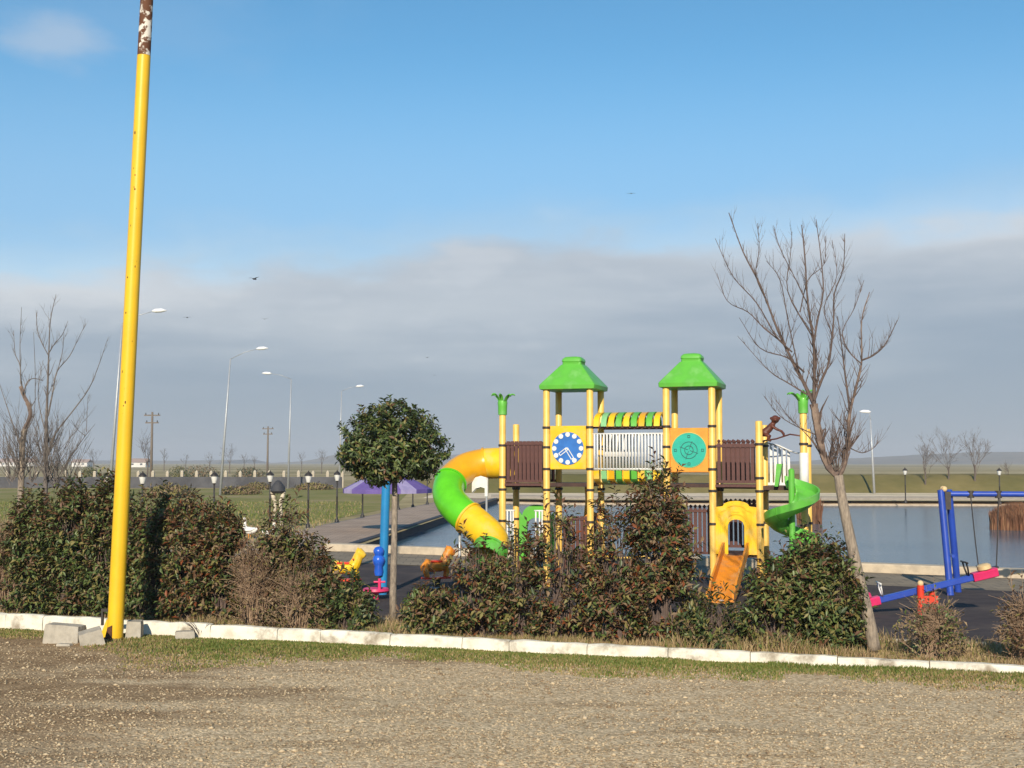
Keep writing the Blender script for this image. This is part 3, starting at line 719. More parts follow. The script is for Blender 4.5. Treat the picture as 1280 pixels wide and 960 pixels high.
limb_tree('leaning_bare_tree', 'leafless young tree with a leaning pale trunk behind the kerb, right of the play tower', dT, (1093,812),
  [(1093,812),(1086,775),(1073,720),(1061,665),(1052,620),(1048,594)], (.080,.055),
  [([(1048,596),(1036,584),(1028,565),(1022,535),(1017,505)], .062,.050,(0,.1)),
   ([(1017,505),(1003,475),(985,440),(972,412),(950,356),(929,315),(911,266)], .040,.005,(.1,.7)),
   ([(1017,507),(1018,470),(1017,427),(1010,382),(1006,320),(1002,281)], .040,.005,(.1,-.3)),
   ([(1018,500),(1027,475),(1036,452),(1042,400),(1043,367),(1054,335),(1056,292)], .028,.004,(0,-.8)),
   ([(1017,430),(1022,400),(1029,364),(1026,320),(1020,274)], .022,.004,(-.1,.4)),
   ([(1048,596),(1056,580),(1060,550),(1062,518),(1071,480),(1077,452),(1077,401),(1087,365)], .050,.005,(0,-.5)),
   ([(1078,450),(1092,444),(1106,431),(1122,400)], .020,.004,(-.4,-.9)),
   ([(1062,510),(1056,465),(1052,432),(1047,395)], .024,.004,(-.1,.6)),
   ([(1077,455),(1062,440),(1053,415),(1068,385),(1080,350)], .014,.003,(-.4,.2)),
   ([(1012,495),(984,478),(961,463),(922,420)], .017,.003,(.1,1.2)),
   ([(1005,465),(984,447),(950,435),(924,397)], .017,.003,(.1,-1.0)),
   ([(978,428),(955,410),(935,390),(909,376),(896,341)], .016,.003,(.4,1.3)),
   ([(990,440),(970,420),(946,379),(916,345),(894,298)], .017,.003,(.3,-.4)),
   ([(960,380),(945,345),(949,312),(947,279)], .012,.003,(.6,.2)),
   ([(1000,470),(985,400),(975,350),(958,326)], .015,.003,(.2,-.9)),
   ([(1010,382),(995,350),(975,310),(967,282)], .013,.003,(0,.7)),
   ([(1015,420),(985,365),(988,320),(990,290)], .014,.003,(0,-.5)),
   ([(1036,455),(1040,420),(1030,385),(1046,345),(1040,300)], .014,.003,(-.2,.3)),
   ([(1000,390),(1010,350),(1030,330),(1032,295)], .012,.003,(0,.9)),
   ([(1028,570),(1010,545),(985,520),(970,500)], .012,.003,(.1,.6)),
   ([(1024,545),(1000,535),(975,520),(955,495)], .012,.003,(.1,-.6)),
   ([(1062,560),(1078,566),(1092,560),(1098,552)], .012,.003,(0,.5))],
  [((1047,590),10,.75,.32),((1038,580),6,.6,.35),((1056,575),7,.6,.32)], M['bark_light'], M['twig'], 1.0, .36)
dA = kd(30, 1.9)
limb_tree('knotted_bare_tree', 'bare tree with a crooked knotted stem at the left edge', dA, (26,690), [(26,690),(25,640),(27,590),(28,556),(31,536)], (.052,.045),
  [([(31,536),(38,519),(35,505),(30,495),(26,483)], .055,.035,(0,0)), ([(27,486),(25,457),(19,442),(17,413)], .018,.004,(0,.3)), ([(26,480),(25,430),(27,384)], .016,.003,(0,-.3)),
   ([(30,490),(34,478),(42,473),(54,476)], .02,.006,(0,.2)), ([(26,560),(16,530),(6,500),(0,482)], .02,.004,(0,.5)), ([(28,545),(42,520),(44,470),(42,415)], .014,.003,(0,-.6)), ([(26,580),(12,560),(4,530)], .014,.003,(0,-.4))],
  [((26,600),24,.9,.5),((14,600),16,.8,.55),((40,600),14,.8,.45)], M['bark_light'], M['bark_grey'], .6, .3, thick=.62)
limb_tree('slender_bare_tree', 'bare tree with long upswept branches left of the yellow pole', dA-.2, (57,690), [(57,690),(57,640),(57,600),(58,560),(58,527)], (.042,.030),
  [([(58,527),(60,471),(61,442),(63,401),(70,368)], .034,.004,(0,.2)), ([(61,445),(52,428),(47,412),(45,390)], .014,.003,(0,.5)), ([(62,440),(68,430),(78,418),(85,401)], .013,.003,(0,-.5)),
   ([(60,520),(66,490),(71,465),(87,445),(97,425),(107,405)], .022,.003,(0,.7)), ([(60,565),(70,541),(90,515),(111,486),(124,455),(133,428)], .026,.003,(0,-.7)), ([(70,600),(87,573),(105,547),(119,530)], .018,.003,(0,-.3)),
   ([(107,545),(97,537),(89,525)], .009,.003,(-.3,-.6)), ([(70,470),(78,440),(80,412)], .012,.003,(.2,.2)), ([(58,545),(48,500),(50,470),(54,450)], .013,.003,(0,.6)), ([(108,540),(109,515),(110,495)], .008,.003,(-.2,.4))],
  [((58,600),24,1.0,.45),((70,608),18,.8,.5),((88,608),14,.7,.5),((57,570),10,.7,.4)], M['bark_grey'], M['bark_grey'], .6, .34, thick=.66)

def far_tree(label, px, base_y, top_y, d, spread, levels=4, mt=None, name='distant_bare_tree', group='bare trees far behind the lake and lawn'):
    b = at(px, base_y, d); z0 = min(b.z, 0.0) if d > 110 else b.z; h = at(px, top_y, d).z - b.z
    root = thing(name, label, 'tree', b, 0, group); t = MB(); B = MB(); mt = mt or M['far_twig']
    t.tube([(0,0,-.4),(0,0,h*.2),(h*.01,0,h*.45)], [h*.022,h*.018,h*.012], 6); t.build('trunk', mt, root)
    def gr(p, dr, ln, r, lev):
        q = p + dr*ln*.5 + Vector((rng.gauss(0,.05),rng.gauss(0,.05),.02))*ln; e = q + (dr+Vector((rng.gauss(0,.1),rng.gauss(0,.1),.25))).normalized()*ln*.5
        B.tube([p,q,e], [r,r*.7,r*.4], 3, cap=False)
        if lev:
            for j in range(3 if lev > 1 else 4):
                gr(q.lerp(e, rng.random()), (dr + Vector((rng.gauss(0,spread),rng.gauss(0,spread),rng.gauss(.1,.25)))).normalized(), ln*rng.uniform(.5,.75), r*.6, lev-1)
    for j in range(6):
        gr(Vector((0,0,h*rng.uniform(.2,.45))), Vector((rng.gauss(0,.15+spread*.3),rng.gauss(0,.25),1)).normalized(), h*rng.uniform(.28,.42), h*.006, levels-1)
    B.build('branches', mt, root, kind='stuff'); return root
far_tree('faint bare tree by the embankment, left of its two taller neighbours', 1157, 617, 556, 98.5, .38, 5)
far_tree('bare fan shaped tree on the embankment above the blue swing corner', 1186, 613, 548, 99.5, .38, 5)
far_tree('tall bare tree on the embankment, right of the fan shaped one', 1219, 614, 542, 99.2, .42, 5)
far_tree('small bare tree on the embankment near the right edge of the photograph', 1262, 612, 575, 101, .55, 3)
far_tree('stunted bare tree with one long side branch beside the wooden power pole', 184, 606, 545, 128, .6, 3)
for lab, px, ty in (('hazy bare tree on the plain left of the tall lamp post', 205, 560), ('hazy bare tree on the plain behind the tall leaning lamp post', 262, 563), ('hazy bare tree on the plain right of the tall leaning lamp post', 305, 565), ('hazy bare tree on the plain just left of the thin power pole', 318, 568), ('hazy bare tree on the plain beside the thin straight lamp post', 377, 564), ('hazy small bare tree on the plain right of the yellow pole', 232, 566)):
    far_tree(lab, px, 588, ty, 330, .6, 3)
def far_bush(label, px, base_y, d, w, h, pal=('dark','olive')):
    b = at(px, base_y, d); root = thing('far_bush', label, 'bush', b); P, D, U, mi = [], [], [], []
    for i in range(1500):
        v = Vector((rng.gauss(0,1),rng.gauss(0,1),abs(rng.gauss(0,1)))).normalized()*rng.random()**.4*(1+.3*mnoise.noise(Vector((i*.004,px,0))))
        P.append((v.x*w/2, v.y*w/2, v.z*h)); D.append((rng.gauss(0,1),rng.gauss(0,1),rng.gauss(.3,1))); U.append((v.x,v.y,v.z+.3)); mi.append(rng.randrange(2))
    link('foliage', leaf_mesh('foliage', P, D, U, min(.26, w*.07), [LEAF[q] for q in pal], mi), root, 'stuff')
    mb = MB(); mb.tube([(0,0,-.2),(0,0,h*.6)], [.08,.04], 5); mb.build('stem', M['bark'], root)
far_bush('dark evergreen bush behind the mesh fence, right of the yellow pole', 222, 606, 122, 2.4, 1.9)
far_bush('small dark bush behind the mesh fence, left of the yellow pole', 111, 600, 140, 2.6, 1.6)

for lab, px, by, d_, w_, h_, pal_ in (('low dry scrub on the lawn in front of the netting, left of the ornament', 300, 618, 0, 3.2, .6, ('brown','olive')), ('low brown scrub on the lawn just right of the yellow pole', 212, 622, 0, 4.0, .9, ('brown','olive')), ('olive scrub at the foot of the netting right of the tall leaning lamp post', 322, 612, 0, 2.8, .6, ('olive','brown')), ('dry scrub at the foot of the netting left of the round tree', 392, 612, 0, 3.6, .5, ('brown','olive')), ('brown scrub beyond the netting between the two power poles', 250, 601, 0, 6.0, 2.0, ('brown','dark')), ('dark scrub beyond the netting near the thin power pole', 312, 600, 0, 5.0, 1.8, ('brown','dark'))):
    q_ = gp(px, by); far_bush(lab, px, by, q_.y, w_, h_, pal_)
for lab, px, ty in (('hazy bare tree on the plain at the left edge of the photograph', 10, 556), ('hazy bare tree on the plain seen between the two near bare trees', 44, 560), ('hazy bare tree on the plain left of the yellow pole', 117, 562), ('hazy bare tree on the plain behind the leaning lamp, largest of its row', 287, 558), ('hazy bare tree on the plain just left of the round tree crown', 402, 563)):
    far_tree(lab, px, 590, ty, 260, .55, 4)
# ---------------------------------------------------------------- mesh fence, lamps, poles
fy = 117.0; x0 = (-45-640)/F*fy; x1 = (428-640)/F*fy
fe = thing('mesh_fence', 'long fence of black netting with pale posts across the far side of the lawn', 'fence', (0, fy, 0))
M['netting'] = mat('black_netting', (.06,.06,.067), (.10,.10,.108), .5, .9)
M['pale_post'] = mat('pale_post', (.50,.44,.34), (.40,.35,.27), 2, .85)
nb = 26; pm = None
for i in range(nb+1):
    x = x0 + (x1-x0)*i/nb
    if pm is None:
        mb = MB(); mb.box((-.13,-.13,-.1),(.13,.13,1.45)); mb.add([(-.16,-.16,1.45),(.16,-.16,1.45),(.16,.16,1.45),(-.16,.16,1.45),(0,0,1.68)], [(0,1,4),(1,2,4),(2,3,4),(3,0,4),(3,2,1,0)]); pm = mb.mesh('fence_post', M['pale_post'])
    o = link('fence_post', pm, fe); o.location = (x, .25, rng.uniform(-.05,.03))
    if i < nb:
        w = (x1-x0)/nb; mb = MB(); rings = []
        for k in range(7): rings.append([(x+w*k/6, -.01+.03*math.sin(k), -.05), (x+w*k/6, -.01+.03*math.sin(k+1), 1.03+rng.uniform(-.04,.03)), (x+w*k/6, .03+.03*math.sin(k+1), 1.03), (x+w*k/6, .03+.03*math.sin(k), -.05)])
        mb.loft(rings); mb.build('net_panel', M['netting'], fe)
def street_lamp(label, base, top, head, d, zb=0.0):
    b = gp(*base) if zb == 0 else at(*base, d); d = b.y
    t_ = at(*top, d) - b; hd = at(*head, d) - b
    root = thing('street_lamp', label, 'street lamp', b, 0, 'tall street lamps round the park')
    mb = MB(); mb.tube([(0,0,-.1), t_*.5, t_], [.10,.08,.05], 8); mb.build('pole', M['galv'], root, smooth=True)
    mb = MB(); mb.tube([t_, t_.lerp(hd,.5)+Vector((0,0,abs(hd.x-t_.x)*.06)), hd], [.028,.024,.02], 6); mb.build('arm', M['galv'], root, smooth=True)
    s_ = 1 if hd.x > t_.x else -1; L_ = .78
    mb = MB(); mb.tube([hd-Vector((s_*.1,0,0)), hd+Vector((s_*.12,0,.03)), hd+Vector((s_*L_*.6,0,.05)), hd+Vector((s_*L_,0,.04))], [.05,.125,.125,.035], 8); mb.build('lamp_head', M['lamp_white'], root, smooth=True)
street_lamp('grey lamp post mostly hidden behind the yellow pole, its white head to the right', (136,629), (153,404), (192,389), 0)
street_lamp('tall grey leaning lamp post on the lawn right of the yellow pole', (275,619), (288,449), (322,436), 0)
street_lamp('thin straight grey lamp post left of the round tree, head pointing left', (360,611), (364,474), (338,467), 0)
street_lamp('lamp post partly behind the crown of the round tree', (424,606), (427,489), (446,483), 0)
street_lamp('grey lamp post across the lake, behind the leaning bare tree', (1093,617), (1088,524), (1087,515), 0)
def power_pole(label, px, top, d, h_extra=0):
    b = Vector(((px-640)/F*d, d, 0)); z = at(px, top, d).z
    root = thing('power_pole', label, 'power pole', b, 0, 'wooden power poles beyond the fence')
    mb = MB(); mb.tube([(0,0,-.2),(.02,0,z)], [.17,.11], 8); mb.build('pole', M['wood_pole'], root, smooth=True)
    for dz_, w in ((.35,.85),(1.15,.7)):
        mb = MB(); mb.box((-w,-.07,z-dz_-.06),(w,.07,z-dz_+.06)); mb.build('crossarm', M['wood_pole'], root)
        for sx in (-.8,0,.8):
            mb = MB(); mb.lathe([(.05,0),(.07,.08),(.03,.16),(.06,.2)], 6, M=Matrix.Translation((sx*w,0,z-dz_+.06))); mb.build('insulator', M['black_metal'], root)
power_pole('wooden power pole with crossarms right of the yellow pole', 190, 515, 132)
power_pole('thin wooden power pole with crossarms between the two tall lamp posts', 335, 533, 185)

def lantern_proto():
    root = thing('lantern_post', '', 'lamp post', (0,0,0), 0, 'black lantern posts round the lawn and lake path')
    mb = MB(); mb.lathe([(.09,-.05),(.09,.08),(.055,.14),(.036,.22),(.034,1.0),(.045,1.02),(.034,1.04),(.03,1.62),(.07,1.66)], 10); mb.build('post', M['black_metal'], root, smooth=40)
    mb = MB(); mb.lathe([(.075,1.665),(.125,1.90),(.12,1.91)], 10); mb.build('lantern', M['lantern'], root, smooth=40)
    mb = MB(); mb.lathe([(.155,1.912),(.15,1.935),(.07,2.02),(.028,2.05),(.02,2.10)], 10); mb.build('cap', M['black_metal'], root, smooth=40)
    return root
LP = lantern_proto(); first = True
for lab, px, by in (('black lantern post at the near end of the lake path, left of the round tree', 385, 660), ('second black lantern post along the lake path, in front of the purple umbrella edge', 421, 653), ('black lantern post whose lower half shows under the left half of the purple umbrella', 453, 647), ('black lantern post showing just right of the round tree trunk', 498, 637.5), ('black lantern post under the right half of the purple umbrella', 516, 634), ('black lantern post at the right tip of the purple umbrella', 534, 630.5), ('black lantern post by the dark topped ornament, above the pointed shrub', 337, 657), ('black lantern post above the hedge beside the tall leaning lamp post', 267, 663), ('black lantern post above the hedge just right of the yellow pole', 177, 665), ('black lantern post above the hedge touching the left side of the yellow pole', 133, 668), ('dark lantern post on the far bank, above the water left of the swing corner', 1132, 628), ('dark lantern post on the far bank, left of the reeds at the right edge', 1250, 630)):
    o = LP if first else copy_tree(LP); first = False
    o.location = gp(px, by); o['label'] = lab; o.rotation_euler.z = rng.random()

# ---------------------------------------------------------------- yellow pole and its blocks
pb = gp(143, 804); top = at(189, -110, pb.y) - pb; j = at(181.5, 70, pb.y) - pb
root = thing('yellow_pole', 'tall leaning yellow steel pole with a rusty white upper end', 'pole', (pb.x, pb.y, 0))
lj = j.z/top.z; jj = Vector((top.x*lj, 0, j.z)); top.y = 0
mb = MB(); mb.tube([Vector((0,0,-.1))+jj*0, jj*.33, jj*.66, jj], [.106,.101,.095,.090], 20); mb.build('shaft', M['pole_yellow'], root, smooth=60)
mb = MB(); mb.tube([jj+Vector((0,0,.004)), top], [.088,.082], 20); mb.build('upper_section', M['rust_white'], root, smooth=60)
mb = MB(); mb.prism([(-.20,.06),(-.105,.03),(-.085,.33),(-.11,.30)], -.02, .01); mb.build('gusset', M['pole_yellow'], root)
mb = MB(); mb.prism([(-.12,-.05),(.0,-.05),(.0,.25),(-.06,.22)], -.12, -.10); mb.build('rust_plate', M['rust'], root)
mb = MB(); mb.box((-.17,-.05,.42),(-.08,.0,.46)); mb.box((-.17,-.05,.24),(-.145,.0,.42)); mb.build('bracket', M['black_metal'], root)
for k in range(18):
    z = rng.uniform(3.0, 7.7); f = z/top.z; a = -math.pi/2 + rng.uniform(-.7,.7); mb = MB(); r_ = .1005 - .0125*(z/7.8)
    c = Vector((top.x*f + r_*math.cos(a), r_*math.sin(a), z)); mb.sphere(c, rng.uniform(.005,.017), 6, sc=(1,.35,rng.uniform(.8,2.2))); mb.build('rust_spot', M['rust'], root)
def block(name, label, px, by, size, rz, tilt=(0,0), m=None, ch=.014, group=None, z=0):
    b = gp(px, by); sx, sy, sz = size; rings = []; K = 5
    for zf, e in ((0,0),(.15,0),(.85,.006),(1,ch)):
        ring = []
        for q in range(4*K):
            s_, f = divmod(q, K); f = f/K; c = [(-1,-1),(1,-1),(1,1),(-1,1)]; a_, b_ = c[s_], c[(s_+1)%4]
            x = (a_[0]+(b_[0]-a_[0])*f); y = (a_[1]+(b_[1]-a_[1])*f)
            n3 = .035*mnoise.noise(Vector((x*1.7+px, y*1.7, zf*2)))
            ring.append(Vector((x*(sx/2-e)*(1+n3), y*(sy/2-e)*(1+n3), sz*zf*(1+.05*mnoise.noise(Vector((x*2,y*2,px)))))))
        rings.append(ring)
    mb = MB(); mb.loft(rings); o = mb.build(name, m or M['concrete'], None, smooth=40); o.location = (b.x, b.y + sy/2, z); o.rotation_euler = (tilt[0], tilt[1], rz); tag(o, label, 'block' if 'block' in name else 'stone', group); return o
block('concrete_block', 'long low grey concrete kerb block lying left of the yellow pole', 77, 808, (.50,.22,.27), R(-12), (0,R(3)))
block('concrete_block', 'tilted broken concrete block leaning against the foot of the yellow pole', 113, 812, (.30,.24,.24), R(20), (R(6),R(-14)))
block('concrete_block', 'upright pale concrete block right of the yellow pole foot', 164, 803, (.20,.26,.27), R(8), (0,R(2)))
block('pale_stone', 'flat pale stone slab fragment lying right of the pole foot', 176, 807, (.34,.15,.05), R(5), group='loose stones by the kerb')
block('pale_stone', 'pale lump of stone against the kerb among dry stalks', 229, 803, (.26,.16,.14), R(15), group='loose stones by the kerb')
block('pale_stone', 'small flat stone lying at the front of the long concrete block', 79, 812, (.20,.10,.07), R(-10), group='loose stones by the kerb')
block('pale_stone', 'thin broken stone between the pole and the lump by the kerb', 205, 806, (.30,.10,.05), R(10), group='loose stones by the kerb')
# dry stalks by the kerb
def stalks(label, px, py, n_, h):
    b = gp(px, py); root = thing('dry_weed', label, 'weed', (b.x, b.y, 0), 0, 'dry weeds against the kerb'); mb = MB()
    for i in range(n_):
        a = rng.uniform(0,6.28); l = h*rng.uniform(.5,1.1); e = Vector((math.cos(a)*l*.8, math.sin(a)*l*.3-.03, l*.8)); mb.tube([(rng.gauss(0,.03),0,-.02), e*.6+Vector((0,0,l*.15)), e], [.004,.003,.0015], 3, cap=False)
    mb.build('stalks', M['twig'], root, kind='stuff')
stalks('tangle of dry stalks against the kerb right of the stones', 252, 800, 34, .34)
stalks('thin dry stalks on the kerb below the pointed shrub', 298, 800, 10, .38)
stalks('dry stalks arching over the kerb in front of the middle hedge', 600, 812, 12, .34)

# ---------------------------------------------------------------- play structure
A = R(-18); PS = thing('play_structure', 'large play structure with two green roofed towers, tube slide, bridge and spiral slide', 'playground', (.67, 24.0, .014), A)
S_ = .87
def lathe_obj(name, prof, m, parent, loc, n=14, smooth=40):
    mb = MB(); mb.lathe(prof, n); o = mb.build(name, m, parent, smooth=smooth); o.location = loc; return o
pmesh = {}
cl = MB(); cl.lathe([(.078,-.022),(.082,-.018),(.082,.018),(.078,.022)], 14); clm = cl.mesh('clamp', M['clamp'], 40)
def post(x, y, h, clamps):
    if h not in pmesh:
        mb = MB(); mb.lathe([(.066,-.1),(.066,h-.02),(.055,h-.004),(.0,h)], 16); pmesh[h] = mb.mesh('post', M['post_yellow'], 40)
    o = link('post', pmesh[h], PS); o.location = (x, y, 0)
    for z in clamps:
        c = link('clamp', clm, o); c.location = (0,0,z)
    return o
Xs = [-.9, 0, .87, 2.35, 3.21, 4.07, 4.87]
Hf = [3.40, 3.82, 3.82, 3.82, 3.82, 3.15, 3.36]; Hr = [3.16, 3.82, 3.82, 3.82, 3.82, 3.1, 3.02]
for i, x in enumerate(Xs):
    post(x, 0, Hf[i], [1.25, 1.86, 2.10, 2.72] if i in (0,5,6) else [1.25,1.86,2.26,2.68,3.06])
    post(x, S_, Hr[i], [1.25, 1.86, 2.7])
# roofs
def sq(h, z, n=5, rad=.10):
    pts = []
    for cx_, cy_, a0 in ((1,1,0),(-1,1,90),(-1,-1,180),(1,-1,270)):
        for k in range(n):
            a = R(a0 + 90*k/(n-1)); r = min(rad, h*.4); pts.append(Vector((cx_*(h-r)+r*math.cos(a), cy_*(h-r)+r*math.sin(a), z)))
    return pts
rm = MB(); rm.loft([sq(.575,0,n=3,rad=.05), sq(.615,.012,n=3,rad=.05), sq(.625,.085,n=3,rad=.05), sq(.595,.125,n=3,rad=.045), sq(.235,.505,n=3,rad=.04)])
rme = rm.mesh('roof', M['green'], 24)
cm = MB(); cm.loft([sq(.215,.49,rad=.05), sq(.21,.56,rad=.05), sq(.225,.575,rad=.06), sq(.215,.62,rad=.06), sq(.17,.66,rad=.07), sq(.06,.675,rad=.03)]); cme = cm.mesh('roof_cap', M['green'], 50)
for xc in (.435, 2.78):
    o = link('roof', rme, PS); o.location = (xc, S_/2, 3.79); o.scale = (.9,.9,1); c = link('roof_cap', cme, o)
# palm tops
def palm(x, y, z):
    root = lathe_obj('palm_top', [(.088,-.02),(.09,.14),(.098,.22),(.085,.26)], M['green'], PS, (x,y,z), 14)
    lf = MB(); rings = []
    for k in range(7):
        f = k/6; w = .042*math.sin(math.pi*(.25+.72*f)); xx_ = .05 + .22*f; zz_ = .18 + .22*math.sin(f*1.75) - .05*f*f
        rings.append([(xx_, -w, zz_), (xx_, 0, zz_+.015+.02*(1-f)), (xx_, w, zz_), (xx_, 0, zz_-.014)])
    lf.loft(rings); lme = lf.mesh('palm_leaf', M['green'], 50)
    for k in range(7):
        o = link('palm_leaf', lme, root); o.rotation_euler = (0, rng.uniform(-.15,.1), k*2*math.pi/7 + .3)
palm(-.9, 0, 3.34); palm(4.87, 0, 3.30)
# decks
def slab(name, a, b, m, parent=PS):
    mb = MB(); mb.box(a, b); return mb.build(name, m, parent)
for xa, xb, z in ((-.9,0,1.90),(0,.87,1.92),(2.35,3.21,1.92),(3.21,4.07,1.90),(4.07,4.87,1.88),(3.21,4.07,.64)):
    slab('deck', (xa+.03,.02,z), (xb-.03,S_-.02,z+.07), M['dark_brown'])
# picket fences
def pickets(name, x0, x1, y, z0, z1, n_, m, w=.034, spike=0, rails=True, along='x', topf=None):
    root = bpy.data.objects.new(name, None); COL.objects.link(root); root.parent = PS
    me = {}
    for i in range(n_):
        f = (i+.5)/n_; x = x0+(x1-x0)*f; zt = z1 if topf is None else topf(f)
        key = round(zt, 3)
        if key not in me:
            mb = MB(); mb.box((-w,-.013,z0+.06),(w,.013,zt))
            if spike: mb.lathe([(.012,zt),(.030,zt+.03),(.030,zt+.05),(.004,zt+.075)], 8)
            me[key] = mb.mesh('picket', m, False)
        o = link('picket', me[key], root)
        o.location = (x, y, 0) if along == 'x' else (y, x, 0)
        if along != 'x': o.rotation_euler.z = R(90)
    if rails:
        for z in (z0+.05, z1-.05 if topf is None else None):
            if z is None: continue
            mb = MB()
            if along == 'x': mb.box((x0-.02,y-.032,z-.025),(x1+.02,y-.0145,z+.025))
            else: mb.box((y-.032,x0-.02,z-.025),(y-.0145,x1+.02,z+.025))
            mb.build('rail', m, root)
    return root
pickets('picket_fence', -.82, -.08, .0, 1.97, 2.80, 9, M['brown'], .033)
pickets('picket_fence', -.82, -.08, S_, 1.97, 2.80, 9, M['brown'], .033)
pickets('picket_fence', 3.29, 3.99, .0, 1.98, 2.74, 8, M['brown'], .030, 1)
pickets('picket_fence', 3.29, 3.99, S_, 1.98, 2.74, 8, M['brown'], .030, 1)
pickets('picket_fence', 3.29, 3.99, S_, .74, 1.62, 8, M['brown'], .030, 1)
pickets('picket_fence', 2.43, 3.13, S_, .60, 1.50, 8, M['brown'], .030, 1)
pickets('picket_fence', .08, .79, S_-.02, .25, 1.32, 8, M['brown'], .034)
pickets('picket_fence', .10, .78, .87+.02, .20, .95, 8, M['brown'], .034, along='y')
pickets('white_railing', 4.15, 4.56, S_, 1.93, 2.72, 5, M['white'], .024, topf=lambda f: 2.74-.16*f*f)
for x in (4.07,):
    mb = MB(); mb.tube([(4.12,S_-.02,2.76),(4.35,S_-.02,2.70),(4.56,S_-.1,2.60),(4.70,.55,2.56),(4.87,.06,2.55)], .016, 8); mb.build('hand_rail', M['white'], PS, smooth=True)
mb = MB(); mb.lathe([(.075,1.94),(.083,1.95),(.083,2.55),(.075,2.56)], 14); o = mb.build('post_sleeve', M['white'], PS, smooth=40); o.location = (4.87,0,0)
mb = MB(); mb.box((4.80,.085,1.96),(4.84,.30,2.54)); mb.build('side_panel', M['white'], PS)
slab('floor_beam', (-.84,-.05,1.93), (-.06,-.02,1.98), M['brown']); slab('floor_beam', (3.27,-.05,1.93), (4.01,-.02,1.98), M['brown'])
# clock panel
def panel(x0, x1, z0, z1, m, y=-.02):
    mb = MB(); h = .03
    mb.loft([[Vector((x0+e,y+yy_,z0+e)),Vector((x1-e,y+yy_,z0+e)),Vector((x1-e,y+yy_,z1-e)),Vector((x0+e,y+yy_,z1-e))] for e, yy_ in ((.012,0),(0,.012),(0,.04),(.012,.05))]); return mb.build('game_panel', m, PS)
def disc(name, c, r, y0, y1, m, parent, n=36):
    mb = MB(); mb.loft([[Vector((c[0]+r*math.cos(2*math.pi*k/n), y, c[1]+r*math.sin(2*math.pi*k/n))) for k in range(n)] for y in (y1, y0)]); return mb.build(name, m, parent)
def ring(name, c, r0, r1, y0, y1, m, parent, n=36, a0=0):
    mb = MB(); P = lambda r, y: [Vector((c[0]+r*math.cos(2*math.pi*k/n+a0), y, c[1]+r*math.sin(2*math.pi*k/n+a0))) for k in range(n)]
    mb.loft([P(r0,y1), P(r0,y0), P(r1,y0), P(r1,y1)], cap=False); return mb.build(name, m, parent)
cp = panel(.072, .798, 2.25, 3.09, M['yellow']); cc = (.435, 2.655)
d_ = disc('clock_face', cc, .315, -.034, -.0215, M['disc_blue'], cp)
for k in range(12):
    a = math.pi/2 - k*math.pi/6; disc('hour_dot', (cc[0]+.268*math.cos(a), cc[1]+.268*math.sin(a)), .046, -.044, -.0345, M['white'], d_, 14)
def hand(ang, ln, w):
    mb = MB(); Mx = Matrix.Translation((cc[0]-.02,0,cc[1]-.01)) @ Matrix.Rotation(ang, 4, 'Y'); t_ = .009
    mb.box((0,-.0415,-w),(ln,-.0345,-w+t_*1.6), M=Mx); mb.box((0,-.0415,w-t_*1.6),(ln,-.0345,w), M=Mx); mb.box((ln,-.0415,-w),(ln+t_*1.6,-.0345,w), M=Mx); mb.box((-t_*1.6,-.0415,-w),(0,-.0345,w), M=Mx); mb.build('clock_hand', M['white'], d_)
hand(R(143), .17, .032); hand(R(58), .21, .034)
op = panel(2.42, 3.14, 2.20, 3.03, M['panel_orange']); oc = (2.78, 2.615)
d2 = disc('compass_face', oc, .315, -.034, -.0215, M['teal'], op)
for r_ in (.075, .15): ring('compass_ring', oc, r_, r_+.011, -.042, -.0345, M['dark_teal'], d2)
ring('compass_ring', oc, .318, .330, -.034, -.0215, M['pale_green'], op)
for k in range(4):
    a = k*math.pi/2; c = (oc[0]+.255*math.cos(a), oc[1]+.255*math.sin(a)); ring('compass_mark', c, .022, .036, -.042, -.0345, M['dark_teal'], d2, 4, math.pi/4)
    mb = MB(); Mx = Matrix.Translation((oc[0],0,oc[1])) @ Matrix.Rotation(a+R(20), 4, 'Y'); mb.box((.02,-.0405,-.005),(.18,-.0345,.005), M=Mx); mb.build('compass_line', M['dark_teal'], d2)
# bridge: barrel of coloured slats above, trough of slats below, white bars between
br = bpy.data.objects.new('bridge', None); COL.objects.link(br); br.parent = PS
cs = [M['yellow'], M['pale_green'], M['yellow'], M['green'], M['yellow'], M['green'], M['orange_yellow'], M['green'], M['yellow']]
def arc_slat(name, x0, x1, up, m):
    mb = MB(); rings = []
    for k in range(11):
        a = math.pi*k/10; y = S_/2 - (S_/2+.05)*math.cos(a); z = (3.07 + .27*math.sin(a)**.7) if up else (2.23 - .26*math.sin(a)**.45)
        nn = Vector((0, -math.cos(a), math.sin(a)*.6*(1 if up else -1))).normalized()*.018
        p = Vector((0,y,z)); rings.append([p+nn+Vector((x0,0,0)), p+nn+Vector((x1,0,0)), p-nn+Vector((x1,0,0)), p-nn+Vector((x0,0,0))])
    mb.loft(rings); mb.build(name, m, br, smooth=40)
for k in range(9):
    xa = .95 + (2.27-.95)*k/9; xb = xa + .108
    arc_slat('canopy_slat', xa, xb, True, cs[k]); arc_slat('deck_slat', xa+.0, xb+.0, False, [M['yellow'],M['pale_green'],M['orange_yellow'],M['green'],M['yellow'],M['green'],M['yellow'],M['pale_green'],M['yellow']][k])
